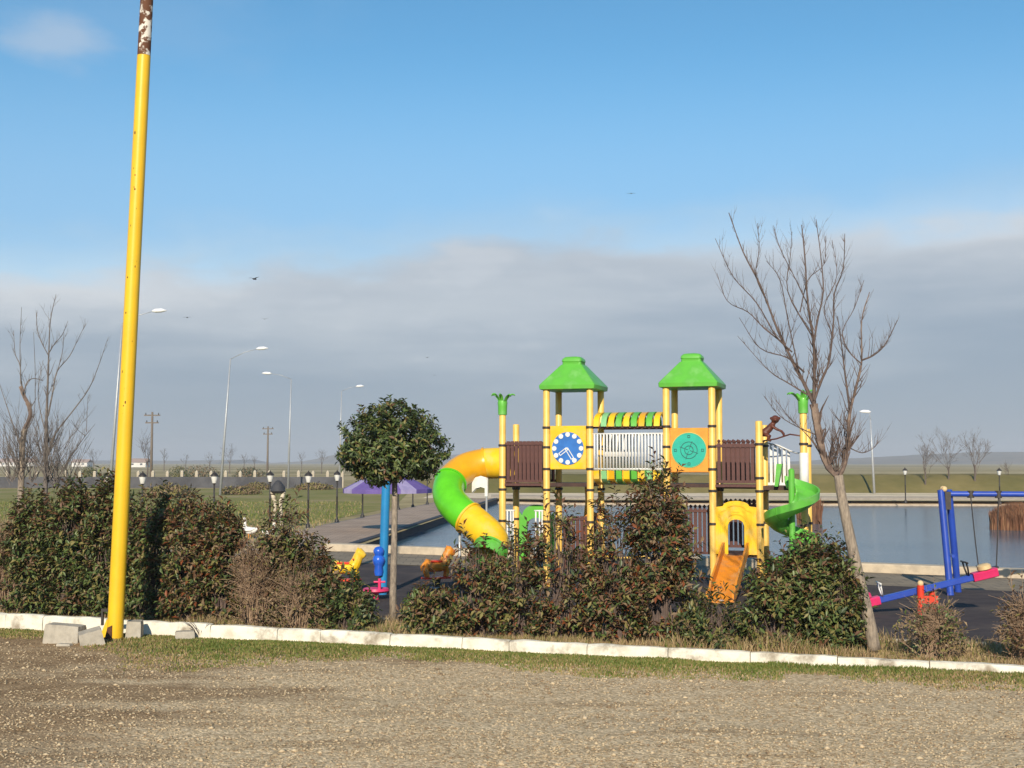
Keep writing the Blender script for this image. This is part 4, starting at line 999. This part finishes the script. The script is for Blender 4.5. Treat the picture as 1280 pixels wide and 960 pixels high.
for y in (-.02, S_+.02):
    for z in (2.26, 2.93):
        mb = MB(); mb.tube([(.93,y,z),(2.29,y,z)], .016, 8); mb.build('rail', M['white'], br, smooth=True)
    bme = None
    for k in range(22):
        if bme is None: mb = MB(); mb.tube([(0,0,2.26),(0,0,2.93)], .0165, 6); bme = mb.mesh('bar', M['white'], True)
        o = link('bar', bme, br); o.location = (.96+1.30*k/21, y, 0)
for y in (.0, S_):
    mb = MB(); mb.tube([(.9,y,3.05),(2.32,y,3.05)], .018, 8); mb.build('canopy_beam', M['brown'], br, smooth=True)
# tube slide
path = smooth_path([(-.86,.43,2.37),(-1.2,.43,2.37),(-1.46,.40,2.35),(-1.76,.18,2.25),(-1.90,-.22,2.00),(-1.80,-.56,1.72),(-1.50,-.78,1.46),(-1.10,-.90,1.20),(-.76,-1.02,.92),(-.76,-1.36,.62)], 6)
ts = bpy.data.objects.new('tube_slide', None); COL.objects.link(ts); ts.parent = PS
cut = [0, 11, 24, 39, 51, len(path)-1]; cols = [M['yellow'], M['orange_yellow'], M['bright_green'], M['yellow'], M['green']]
TR = .31
for i, m in enumerate(cols):
    seg = path[cut[i]:cut[i+1]+1]
    if i == 4:
        mb = MB(); mb.tube(seg, [TR*.98]*len(seg), 24, cap=False); mb.tube(seg, [TR*.93]*len(seg), 24, cap=False); mb.build('exit_section', m, ts, smooth=60)
    else:
        mb = MB(); mb.tube(seg, [TR]*len(seg), 28, cap=False); mb.build('tube_segment', m, ts, smooth=60)
    if i:
        a, b_ = path[cut[i]-1], path[cut[i]+1]; t_ = (b_-a).normalized()*.022; mb = MB(); mb.tube([path[cut[i]]-t_, path[cut[i]]-t_*.9, path[cut[i]]+t_*.9, path[cut[i]]+t_], [TR*.98, TR+.024, TR+.024, TR*.98], 28, cap=False); mb.build('flange', m, ts, smooth=40)
mb = MB(); mb.frame([(-.30+.6*math.cos(a)*0+.42*math.cos(a), 2.37+.42*math.sin(a)) for a in [2*math.pi*k/32 for k in range(33)]], [(-.30+.29*math.cos(a), 2.37+.29*math.sin(a)) for a in [2*math.pi*k/32 for k in range(33)]], 0, .04)
o = mb.build('entry_panel', M['brown'], PS); o.rotation_euler.z = R(90); o.location = (-.88, .73, 0)
mb = MB(); q = [(-1.58,.12,1.98),(-1.50,.10,2.06),(-1.38,.08,2.09),(-1.26,.07,2.06)]
mb.loft([[Vector(p)+Vector((0,0,.03)), Vector(p)+Vector((.02,.04,.02)), Vector(p)+Vector((0.02,.04,-.20)), Vector(p)+Vector((0,0,-.19))] for p in q]); mb.box((-1.29,.06,1.72),(-1.23,.11,2.04)); mb.build('tube_bracket', M['white'], PS)
mb = MB(); mb.tube([(-1.26,.085,0),(-1.26,.085,1.72)], .022, 8); mb.build('bracket_post', M['galv'], PS, smooth=True)
mb = MB(); mb.tube([(-1.50,-.78,0),(-1.50,-.78,1.17)], .03, 8); mb.build('bracket_post', M['galv'], PS, smooth=True)
# arches
def arch(n, w, h, sh, top_r, q=.75):      # outline from left foot over the top to right foot
    pts = [(-w,0),(-w,sh)]
    for k in range(13):
        a = math.pi*(1-k/12); pts.append((top_r*math.cos(a), h-top_r*q+top_r*q*math.sin(a)))
    pts += [(w,sh),(w,0)]; return resample(pts, n)
ou = arch(90,.375,.98,.865,.24,.42); inn = arch(90,.15,.64,.54,.14,.7)
mb = MB(); mb.frame([(x+3.64,z+.70) for x,z in ou], [(x+3.64,z+.70) for x,z in inn], -.05, -.005); ap = mb.build('arch_panel', M['yellow'], PS)
o2 = arch(90,.32,.92,.80,.20,.45); i2 = arch(90,.285,.89,.77,.18,.45); mb = MB(); mb.frame([(x+3.64,z+.70) for x,z in o2], [(x+3.64,z+.70) for x,z in i2], -.064, -.0505); mb.build('arch_ridge', M['yellow'], ap)
o2 = arch(90,.205,.76,.62,.18,.6); i2 = arch(90,.18,.73,.60,.16,.6); mb = MB(); mb.frame([(x+3.64,z+.70) for x,z in o2], [(x+3.64,z+.70) for x,z in i2], -.066, -.0505); mb.build('arch_ridge', M['yellow'], ap)
mb = MB(); mb.box((3.58,-.062,1.47),(3.70,-.0505,1.50)); mb.build('arch_ridge', M['yellow'], ap)
ou = arch(90,.36,1.12,.98,.30); inn = arch(90,.20,.86,.62,.19)
mb = MB(); mb.frame([(x-.45,z+.42) for x,z in ou], [(x-.45,z+.42) for x,z in inn], S_-.07, S_-.02); mb.build('green_arch', M['green'], PS)
for xa, xb in ((-.80,-.68),(-.22,-.09)):
    gt = bpy.data.objects.new('white_gate', None); COL.objects.link(gt); gt.parent = PS
    for x in (xa, (xa+xb)/2+.01, xb):
        mb = MB(); mb.tube([(x,0,.60),(x,0,1.44)], .016, 6); mb.build('bar', M['white'], gt, smooth=True)
    mb = MB(); mb.tube([(xa-.03,0,1.45),(xb+.03,0,1.45)], .018, 6); mb.build('rail', M['white'], gt, smooth=True)
# small slide
sl = bpy.data.objects.new('small_slide', None); COL.objects.link(sl); sl.parent = PS
pr = smooth_path([(0,-.02,.72),(0,-.25,.69),(0,-1.0,.40),(0,-1.75,.13),(0,-2.05,.09)], 5)
def uprof(p, w, h, t_): return [p+Vector((-w,0,h)), p+Vector((-w,0,0)), p+Vector((-w*.75,0,-.03)), p+Vector((0,0,-.04)), p+Vector((w*.75,0,-.03)), p+Vector((w,0,0)), p+Vector((w,0,h)), p+Vector((w+t_,0,h)), p+Vector((w+t_,0,-.04)), p+Vector((0,0,-.04-t_)), p+Vector((-w-t_,0,-.04)), p+Vector((-w-t_,0,h))]
mb = MB(); mb.loft([uprof(Vector((3.63,p.y,p.z)), .20, .20 if p.y > -1.7 else .12, .035) for p in pr]); mb.build('slide_chute', M['orange'], sl, smooth=35)
mb = MB(); mb.tube([(3.63,-1.9,0),(3.63,-1.9,.07)], .05, 8); mb.build('slide_foot', M['galv'], sl)
# spiral slide
sp = bpy.data.objects.new('spiral_slide', None); COL.objects.link(sp); sp.parent = PS
cx_, cy_ = 4.70, -.60
mb = MB(); mb.lathe([(.055,0),(.055,2.25),(.02,2.28)], 12); o = mb.build('center_post', M['green'], sp, smooth=40); o.location = (cx_, cy_, 0)
def spiral(th0, th1, name):
    rings = []; n_ = max(6, int((th1-th0)/9))
    for k in range(n_+1):
        th = th0 + (th1-th0)*k/n_; a = R(90 - th); z = 1.93 - .86*th/360; er = Vector((math.cos(a), math.sin(a), 0)); c = Vector((cx_,cy_,z)); ring_ = []
        pin, pout = .10, .46
        for r_, h in ((pin,.16),(pin+.02,.03),(pin+.12,-.03),(pout-.12,-.02),(pout-.02,.06),(pout,.17),(pout+.03,.17),(pout+.02,.04),(pout-.10,-.055),(pin+.11,-.065),(pin-.01,.0),(pin-.03,.16)):
            ring_.append(c + er*r_ + Vector((0,0,h)))
        rings.append(ring_)
    mb = MB(); mb.loft(rings); mb.build(name, M['bright_green'] if name == 'spiral_entry' else M['green'], sp, smooth=35)
for a_, b_ in ((-20,89),(91,209),(211,329),(331,449),(451,569),(571,640)): spiral(a_, b_, 'spiral_section')
mb = MB(); mb.prism([(4.36,1.95),(4.42,1.95),(4.50,2.36),(4.40,2.36)], -.20, .02); mb.build('entry_side', M['green'], sp)
# orange climber and a rope like bar under tower one
mb = MB(); mb.tube(smooth_path([(.55,1.0,1.9),(.50,1.25,1.6),(.42,1.4,1.1),(.42,1.5,0)],5), .055, 8); mb.build('climbing_bar', M['orange_yellow'], PS, smooth=True)
mb = MB(); mb.prism([(.45,1.05),(.8,1.05),(.78,1.35),(.6,1.42),(.46,1.3)], 1.1, 1.14); mb.build('climbing_panel', M['orange'], PS)
mb = MB(); mb.tube([(2.27,.0,.55),(1.9,-.02,.62),(1.5,-.02,.58),(.93,.0,.62)], .02, 6); mb.build('low_rail', M['post_yellow'], PS, smooth=True)
# monkey figure on a bar
mk = MB()
mb = MB(); mb.tube([(4.87,.0,2.86),(4.62,.1,2.90),(4.36,.2,2.82),(4.07,.3,2.78),(4.07,S_,2.78)], .014, 6); mb.build('monkey_bar', M['monkey'], PS, smooth=True)
c = Vector((4.20,.18,2.90))
mk.tube([c+Vector(p) for p in ((-.09,0,-.0),(-.05,0,.03),(.03,0,.10),(.09,0,.17),(.125,0,.22))], [.055,.078,.068,.060,.04], 10)
mk.sphere(c+Vector((.15,-.01,.28)), .078, 12); mk.sphere(c+Vector((.16,-.075,.265)), .038, 8, sc=(1.1,1,.8)); mk.sphere(c+Vector((.075,-.01,.30)), .028, 8); mk.sphere(c+Vector((.225,-.01,.30)), .028, 8)
for sy in (-1,1):
    mk.tube([c+Vector(p) for p in ((.09,sy*.05,.16),(.17,sy*.07,.10),(.26,sy*.05,.06),(.30,sy*.03,.01),(.30,sy*.02,-.03))], [.028,.026,.022,.024,.02], 8)
    mk.tube([c+Vector(p) for p in ((-.03,sy*.05,.0),(.04,sy*.09,-.03),(.02,sy*.08,-.09),(.06,sy*.06,-.12))], [.040,.034,.026,.026], 8)
mk.tube([c+Vector(p) for p in ((-.06,0,-.02),(-.12,.02,-.02),(-.16,.02,.04))], [.018,.014,.010], 6)
o = mk.build('monkey_figure', M['monkey'], PS, smooth=True); r_ = o.modifiers.new('remesh', 'REMESH'); r_.mode = 'VOXEL'; r_.voxel_size = .012; r_.use_smooth_shade = True

# ---------------------------------------------------------------- riders, posts, seesaw, swing
def rider(label, px, py_feet, m, mseat, rz, sc_=1.0):
    b = gp(px, py_feet, .014); root = thing('spring_rider', label, 'spring rider', b, rz, 'animal spring riders in the playground')
    h = MB()
    h.tube([(-.27,0,.46),(-.24,0,.47),(-.10,0,.44),(.06,0,.44),(.17,0,.48),(.22,0,.50)], [.05,.125,.12,.12,.13,.08], 12)
    h.tube([(.16,0,.50),(.21,0,.60),(.24,0,.70),(.24,0,.74)], [.12,.105,.095,.07], 12)
    h.tube([(.19,0,.73),(.26,0,.74),(.33,0,.69),(.37,0,.66)], [.07,.10,.075,.05], 12)
    for sy in (-1,1):
        h.tube([(.23,sy*.035,.79),(.225,sy*.04,.85)], [.022,.008], 6)
        h.tube([(.17,sy*.06,.44),(.21,sy*.07,.33),(.19,sy*.07,.22)], [.05,.038,.034], 8)
        h.tube([(-.21,sy*.06,.44),(-.24,sy*.07,.33),(-.20,sy*.07,.22)], [.055,.040,.034], 8)
    h.tube([(-.27,0,.50),(-.33,0,.44),(-.33,0,.34)], [.03,.03,.015], 6)
    o = h.build('animal_body', m, root, smooth=True); r_ = o.modifiers.new('remesh','REMESH'); r_.mode='VOXEL'; r_.voxel_size=.014; r_.use_smooth_shade=True
    mb = MB(); mb.box((-.30,-.10,.185),(.28,.10,.225)); mb.build('rocker_plate', mseat, root)
    mb = MB(); mb.loft([[Vector((-.19,s*.105,.50)) if 0 else Vector((x,y,z)) for x,y,z in ((-.17,-w,zz_),(.08,-w,zz_),(.08,w,zz_),(-.17,w,zz_))] for w, zz_ in ((.10,.515),(.11,.53),(.09,.555))]); mb.build('saddle', mseat, root)
    mb = MB(); mb.tube([(.17,-.16,.62),(.17,.16,.62)], .014, 8); mb.build('handle', mseat, root)
    mb = MB(); mb.tube([(.07*math.cos(a), .07*math.sin(a), .02+.165*a/(2*math.pi*4.5)) for a in [2*math.pi*4.5*k/70 for k in range(71)]], .014, 6); mb.build('spring', M['black_metal'], root, smooth=True)
    mb = MB(); mb.lathe([(.14,-.01),(.14,.012),(.12,.02)], 16); mb.build('base_plate', M['galv'], root)
    root.scale = (sc_,)*3; return root
rider('yellow horse shaped spring rider beside the light blue post', 433, 738, M['yellow'], M['red'], R(-8), .95)
rider('orange spring rider half hidden by reddish leaves left of the tube slide', 546, 735, M['orange'], M['red'], R(25), .95)
b = gp(470, 743, .014)
root = thing('play_post', 'light blue playground post with a cobalt hub, standing beside the round tree trunk', 'post', (at(478,745,b.y).x, b.y, .014))
tp = at(483, 600, b.y); lx = tp.x - root.location.x
mb = MB(); mb.tube([(0,0,-.05),(lx*.5,0,1.1),(lx,0,2.2)], [.082,.080,.078], 16); mb.build('post', M['sky_blue'], root, smooth=50)
mb = MB(); mb.lathe([(.02,.34),(.07,.35),(.085,.42),(.075,.52),(.10,.56),(.115,.62),(.10,.68),(.075,.71),(.095,.75),(.10,.80),(.07,.85),(.02,.87)], 18, M=Matrix.Translation((-.06,-.10,0))); mb.build('hub', M['cobalt'], root, smooth=50)
mb = MB(); mb.tube([(lx,0,2.2),(lx+.02,0,2.26)], [.09,.05], 14); mb.build('post_cap', M['clamp'], root, smooth=50)
b2 = gp(470, 749, .014); root = thing('spinner_seat', 'low pink spinner seat with an upright handle at the foot of the light blue post', 'spinner', (b2.x, b2.y, .014))
mb = MB(); mb.lathe([(.05,-.01),(.05,.10),(.20,.12),(.235,.15),(.22,.19),(.10,.17),(.0,.165)], 22); mb.build('seat_dish', M['pink'], root, smooth=50)
mb = MB(); mb.tube([(.06,0,.16),(.06,0,.36)], .028, 8); mb.tube([(-.04,0,.30),(.16,0,.30)], .018, 8); mb.build('handle', M['pink'], root, smooth=50)

# seesaw
d = 19.6; b = Vector((at(1158,770,d).x, d, .014)); root = thing('seesaw', 'blue seesaw beam on a red stand, its right end up', 'seesaw', b, R(-6))
e0 = at(1082,758,d)-b; e1 = at(1240,717,d)-b; dr = (e1-e0).normalized(); ang = math.atan2(dr.z, dr.x); mid = Vector((0,0,(e0.z+e1.z)/2+.02)); hl = (e1-e0).length/2
Mx = Matrix.Translation(mid) @ Matrix.Rotation(-ang, 4, 'Y')
mb = MB(); mb.loft([[Mx @ Vector(p) for p in ((x,-.045,-.048),(x,.045,-.048),(x,.055,-.036),(x,.055,.036),(x,.045,.048),(x,-.045,.048),(x,-.055,.036),(x,-.055,-.036))] for x in (-hl,0,hl)]); mb.build('beam', M['blue'], root)
for s_ in (-1,1):
    mb = MB(); xx_ = s_*hl*.90
    mb.loft([[Mx @ Vector((x,y,z)) for x,y,z in ((xx_-.19,-w,q),(xx_+.19,-w,q),(xx_+.19,w,q),(xx_-.19,w,q))] for w, q in ((.06,-.07),(.08,-.058),(.11,.05),(.09,.066))]); mb.build('seat_base', M['pink'], root)
    mb = MB(); mb.loft([[Mx @ Vector((xx_+s_*.02+.10*math.cos(a)*f, .12*math.sin(a)*f, q)) for a in [2*math.pi*k/14 for k in range(14)]] for f, q in ((.9,.067),(1.1,.085),(1.05,.14),(.7,.165))]); mb.build('seat', M['cream'] if s_ > 0 else M['pink'], root, smooth=40)
    mb = MB(); hx = s_*hl*.66
    for sy in (-1,1): mb.tube([Mx @ Vector(p) for p in ((hx,sy*.05,.05),(hx,sy*.11,.16),(hx,sy*.12,.27))], .014, 6)
    mb.tube([Mx @ Vector(p) for p in ((hx,-.2,.26),(hx,.2,.26))], .015, 6); mb.build('handle', M['white'] if s_ < 0 else M['black_metal'], root, smooth=True)
zt = mid.z
mb = MB(); mb.tube([(-.10,-.09,0),(-.10,-.09,zt+.06)], .055, 10); mb.build('stand_post', M['red'], root, smooth=40)
mb = MB(); mb.tube([(.12,.09,0),(.12,.09,zt+.04)], .055, 10); mb.build('stand_post', M['red'], root, smooth=40)
mb = MB(); mb.box((-.12,-.11,.05),(.16,-.08,.12)); mb.box((-.05,-.115,zt*.45),(.16,-.085,zt*.75)); mb.build('stand_plate', M['red'], root)
mb = MB(); mb.sphere((-.10,-.09,zt+.09), .05, 10); mb.build('stand_cap', M['cream'], root, smooth=True)

# swing
d = 22.7; b = Vector((at(1186,742,d).x, d, .014)); root = thing('swing_frame', 'blue swing frame at the right edge, between the seesaw and the lake', 'swing', b, R(-10))
zt = at(1186,616,d).z - .014; Lb = 3.6
for x in (0, Lb):
    for y, dx in ((-.30,.04),(.34,-.04)):
        mb = MB(); mb.tube([(x+.10-dx*3,y,0),(x-.03-dx*2,y*.2,zt+.05)], .062, 12); mb.build('leg', M['blue'], root, smooth=50)
    mb = MB(); mb.tube([(x+.06,-.2,zt*.38),(x+.05,.2,zt*.38)], .03, 8); mb.build('cross_brace', M['blue'], root, smooth=50)
    mb = MB(); mb.box((x-.04,-.10,zt-.30),(x+.06,.10,zt+.02)); mb.build('joint_plate', M['clamp'], root)
    for y in (-.05,.05):
        mb = MB(); mb.sphere((x-.05,y*1.6,zt+.07), .055, 8); mb.build('leg_cap', M['cream'], root, smooth=True)
mb = MB(); mb.tube([(.03,0,zt-.02),(Lb-.03,0,zt-.02)], .052, 12); mb.build('top_bar', M['blue'], root, smooth=50)
for sx in (.42, 1.9):
    sw = bpy.data.objects.new('swing_seat', None); COL.objects.link(sw); sw.parent = root
    for x in (sx, sx+.48):
        mb = MB(); mb.tube([(x,0,zt-.09),(x,0,zt+.04)], .062, 10); mb.build('hanger', M['clamp'], sw)
        q = [(x,0,zt-.07),(x+(.06 if x == sx else -.03),.02,zt*.55),(x+(.11 if x == sx else -.06),.03,.50)]
        mb = MB(); mb.tube(q, .011, 5); mb.build('chain', M['black_metal'], sw)
    mb = MB(); mb.loft([[Vector((xx_,-.09,zz_)),Vector((xx_,.15,zz_)),Vector((xx_,.15,zz_+.03)),Vector((xx_,-.09,zz_+.03))] for xx_, zz_ in ((sx+.09,.48),(sx+.17,.455),(sx+.33,.455),(sx+.44,.48))]); mb.build('seat', M['black_metal'], sw)

# ---------------------------------------------------------------- umbrella, ornament, geese, reeds, birds, buildings
d = 43.5; b = Vector((at(484,650,d).x, d, .012)); zr = at(484,611.5,d).z; za = at(484,585,d).z
root = thing('parasol', 'wide purple parasol with pale stripes behind the round tree', 'parasol', b)
mb = MB(); mb.tube([(0,0,0),(0,0,za-.05)], .03, 8); mb.build('pole', M['black_metal'], root, smooth=True)
mb = MB(); n_ = 16; rw = 1.56
for k in range(n_):
    a0, a1 = 2*math.pi*k/n_, 2*math.pi*(k+1)/n_; P_ = []
    for f in (0,.33,.66,1):
        z = za - (za-zr)*f**1.12 - .0; P_.append([Vector((rw*f*math.cos(a), rw*f*math.sin(a), z-.03*f*(1-abs(math.cos(8*a)) if 0 else 0))) for a in (a0, a1)])
    c_ = 1 if k % 4 == 1 else 0
    for i in range(3): mb.add([P_[i][0],P_[i][1],P_[i+1][1],P_[i+1][0]], [(0,3,2,1)], c_)
    mb.add([P_[3][0],P_[3][1],P_[3][1]-Vector((0,0,.14)),P_[3][0]-Vector((0,0,.14))], [(0,3,2,1)], c_)
o = mb.build('canopy', [M['purple'], M['canopy_white']], root); so = o.modifiers.new('thick','SOLIDIFY'); so.thickness = .012
mb = MB(); mb.lathe([(.26,0),(.26,.07),(.06,.10),(.04,.3)], 14); mb.build('base', M['concrete'], root, smooth=40)
mb = MB(); mb.sphere((0,0,za+.02), .05, 8); mb.build('finial', M['canopy_white'], root)

b = gp(347, 661); root = thing('garden_ornament', 'dark topped ornament on two pale bowed legs, above the pointed shrub', 'ornament', b)
M['straw'] = mat('pale_legs', (.62,.55,.42), (.45,.38,.28), 6, .8)
z1 = at(347,629,b.y).z; z2 = at(347,600,b.y).z; z3 = at(347,612,b.y).z
for s_ in (-1,1):
    mb = MB(); mb.tube(smooth_path([(s_*.14,0,0),(s_*.12,0,z1*.5),(s_*.10,-.02,z1),(s_*.17,-.03,(z1+z3)/2),(s_*.22,0,z3)],4), [.06]*9+[.075]*8, 8); mb.build('leg', M['straw'], root, smooth=True)
mb = MB(); mb.lathe([(.20,z3-.14),(.29,z3-.05),(.25,z3+.10),(.17,z2-.14),(.10,z2-.05),(.03,z2-.01)], 14); mb.build('dark_top', M['wall_dark'], root, smooth=50)

M['goose'] = mat('white_feathers', (.80,.79,.75), (.70,.68,.62), 8, .8)
def goose(label, px, py, s_, rz):
    b = gp(px, py); root = thing('goose', label, 'goose', b, rz, 'white geese on the grass')
    mb = MB(); pth = smooth_path([(-.34,0,.36),(-.22,0,.31),(-.02,0,.28),(.15,0,.32),(.21,0,.44),(.20,0,.58),(.22,0,.66),(.28,0,.68)], 4)
    rd = np.interp(np.linspace(0,1,len(pth)), [0,.14,.30,.43,.55,.70,.86,.95,1], [.012,.085,.13,.11,.055,.034,.042,.036,.02]); mb.tube(pth, list(rd), 12); mb.build('body', M['goose'], root, smooth=True)
    for y in (-1,1):
        w = MB(); w.tube([(.12,y*.09,.33),(.0,y*.125,.32),(-.16,y*.10,.33),(-.30,y*.05,.37)], [.05,.075,.06,.015], 8, sx=.5); w.build('wing', M['goose'], root, smooth=True)
        l_ = MB(); l_.tube([(.0,y*.05,.20),(.01,y*.05,.09),(.0,y*.05,.01)], [.022,.014,.013], 6); l_.tube([(.0,y*.05,.012),(.09,y*.06,.008)], [.016,.035], 6, sx=.4); l_.build('leg', M['orange'], root, smooth=True)
    k_ = MB(); k_.tube([(.27,0,.68),(.35,0,.665)], [.022,.010], 8); k_.build('beak', M['orange'], root, smooth=True)
    root.scale = (s_,)*3
goose('white goose standing upright on the grass behind the hedge', 312, 674, .95, R(150))
goose('white goose partly hidden by the pointed shrub, right of the upright one', 336, 674, .72, R(20))

M['reed'] = mat('reed', (.25,.115,.06), (.16,.075,.042), 1.5, .85, trans=.15); M['reed_tan'] = mat('reed_tan', (.31,.17,.09), (.25,.13,.075), 1.5, .85, trans=.15)
def reeds(label, px, by, wpx, top, d, n_):
    c = at(px, by, d); k = d/F; h = at(px, top, d).z + .3; root = thing('reed_clump', label, 'reeds', (c.x, d, -.3), 0, 'reed clumps in the lake'); pts, hts, mi = [], [], []
    for i in range(n_):
        a = rng.random()*6.283; r = rng.random()**.5; x, y = r*math.cos(a)*wpx*k/2, r*math.sin(a)*wpx*k*.35; pts.append((x,y,0)); hts.append(h*(1-.35*r**3)*rng.uniform(.75,1.05)); mi.append(0 if rng.random() < .65 else 1)
    o = blades('reed_stems', pts, hts, [M['reed'], M['reed_tan']], mi, .028, .22); o.parent = root
reeds('brown reed clump in the lake at the right edge of the photograph', 1275, 660, 72, 627, 50, 5200)
reeds('brown reed clump in the lake behind the spiral slide', 1012, 655, 30, 617, 55, 1300)

M['bird'] = mat('bird_dark', (.035,.033,.035), (.05,.047,.05), 6, .8)
def bird(label, px, py, d, span, flap, rz):
    root = thing('flying_bird', label, 'bird', at(px, py, d), rz, 'birds flying in the sky')
    mb = MB(); mb.tube([(-.5*span*.42,0,0),(-.1*span,0,.01*span),(.12*span,0,.02*span),(.22*span,0,.02*span)], [.01*span,.055*span,.05*span,.012*span], 8); mb.build('body', M['bird'], root, smooth=True)
    for y in (-1,1):
        w = MB(); rings = []
        for f in (0,.35,.7,1):
            c_ = .16*span*(1-.75*f**2); yy_ = y*span*.5*f*math.cos(flap); zz_ = span*.5*(f*math.sin(flap)-.25*f*f)+.02*span; xx_ = .06*span-.10*span*f*f
            rings.append([Vector((xx_,yy_,zz_)), Vector((xx_-c_*.4,yy_,zz_+.012*span)), Vector((xx_-c_,yy_,zz_)), Vector((xx_-c_*.4,yy_,zz_-.008*span))])
        w.loft(rings); w.build('wing', M['bird'], root, smooth=True)
bird('largest dark bird flying left of the play towers, high above the lamp posts', 318, 349, 60, .72, R(25), R(60))
bird('small dark bird flying just below the largest bird', 331, 399, 80, .5, R(30), R(100))
bird('small pale bird flying right of the yellow pole near the lamp head', 234, 397, 80, .55, R(15), R(80))
bird('lone tiny bird flying high above the towers in the blue sky', 789, 242, 80, .6, R(12), R(85))
bird('tiny bird flying between the round tree and the left tower', 534, 447, 90, .42, R(25), R(60))
bird('faintest tiny bird just above the round tree, right of its crown', 543, 469, 95, .34, R(10), R(95))

M['far_white'] = mat('far_render', (.72,.70,.66), (.62,.60,.56), .4, .9); M['far_roof'] = mat('far_roof', (.40,.28,.22), (.33,.24,.2), .4, .9); M['far_glass'] = mat('far_window', (.10,.11,.13), (.07,.08,.09), 1, .3)
def barn(label, px, d, wpx, top_y, eave_y, roof=None, deep=9):
    k = d/F; w = wpx*k; zt = at(px, top_y, d).z; ze = at(px, eave_y, d).z; c = Vector(((px-640)*k, d, 0))
    root = thing('low_building', label, 'building', c, 0, 'low buildings far away on the plain')
    mb = MB(); mb.box((-w/2,0,-.5),(w/2,deep,ze)); mb.build('wall', M['far_white'], root)
    mb = MB(); mb.loft([[Vector((x,-.4,ze+.02)),Vector((x,deep/2,zt)),Vector((x,deep+.4,ze+.02)),Vector((x,deep/2,zt-.25))] for x in (-w/2-.4, w/2+.4)]); mb.build('roof', roof or M['far_white'], root)
    n_ = max(2, int(w/5))
    for i in range(n_):
        x = -w/2 + w*(i+.5)/n_; mb = MB(); mb.box((x-.6,-.06,ze*.45),(x+.6,-.003,ze*.8)); mb.build('window', M['far_glass'], root)
barn('long low white building beyond the embankment on the right', 1142, 420, 44, 590, 592.5)
barn('short white building beside the long one beyond the embankment', 1117, 430, 11, 590, 592.5)
barn('small white building beyond the embankment near the far lamp post', 1086, 450, 9, 590, 592)
barn('pale low house on the plain just right of the yellow pole', 172, 620, 22, 573, 578, M['far_roof'])
barn('pale low house on the plain left of the yellow pole', 100, 700, 20, 574, 578, M['far_roof'])
barn('long pale house on the plain at the left edge', 22, 760, 44, 573, 578, M['far_roof'])

# ---------------------------------------------------------------- haze
mb = MB(); mb.box((-3300,-200,-2.5),(3300,3400,48)); hz = mb.build('haze', [], None, kind='stuff')
hm = bpy.data.materials.new('haze_air'); hm.use_nodes = True; t = hm.node_tree; t.nodes.clear()
v = t.nodes.new('ShaderNodeVolumePrincipled'); v.inputs['Color'].default_value = (.86,.91,.98,1); v.inputs['Density'].default_value = .00040; v.inputs['Anisotropy'].default_value = 0
o = t.nodes.new('ShaderNodeOutputMaterial'); t.links.new(v.outputs[0], o.inputs['Volume']); hz.data.materials.append(hm)
S.cycles.max_bounces = 6; S.cycles.volume_bounces = 0; S.cycles.transparent_max_bounces = 8
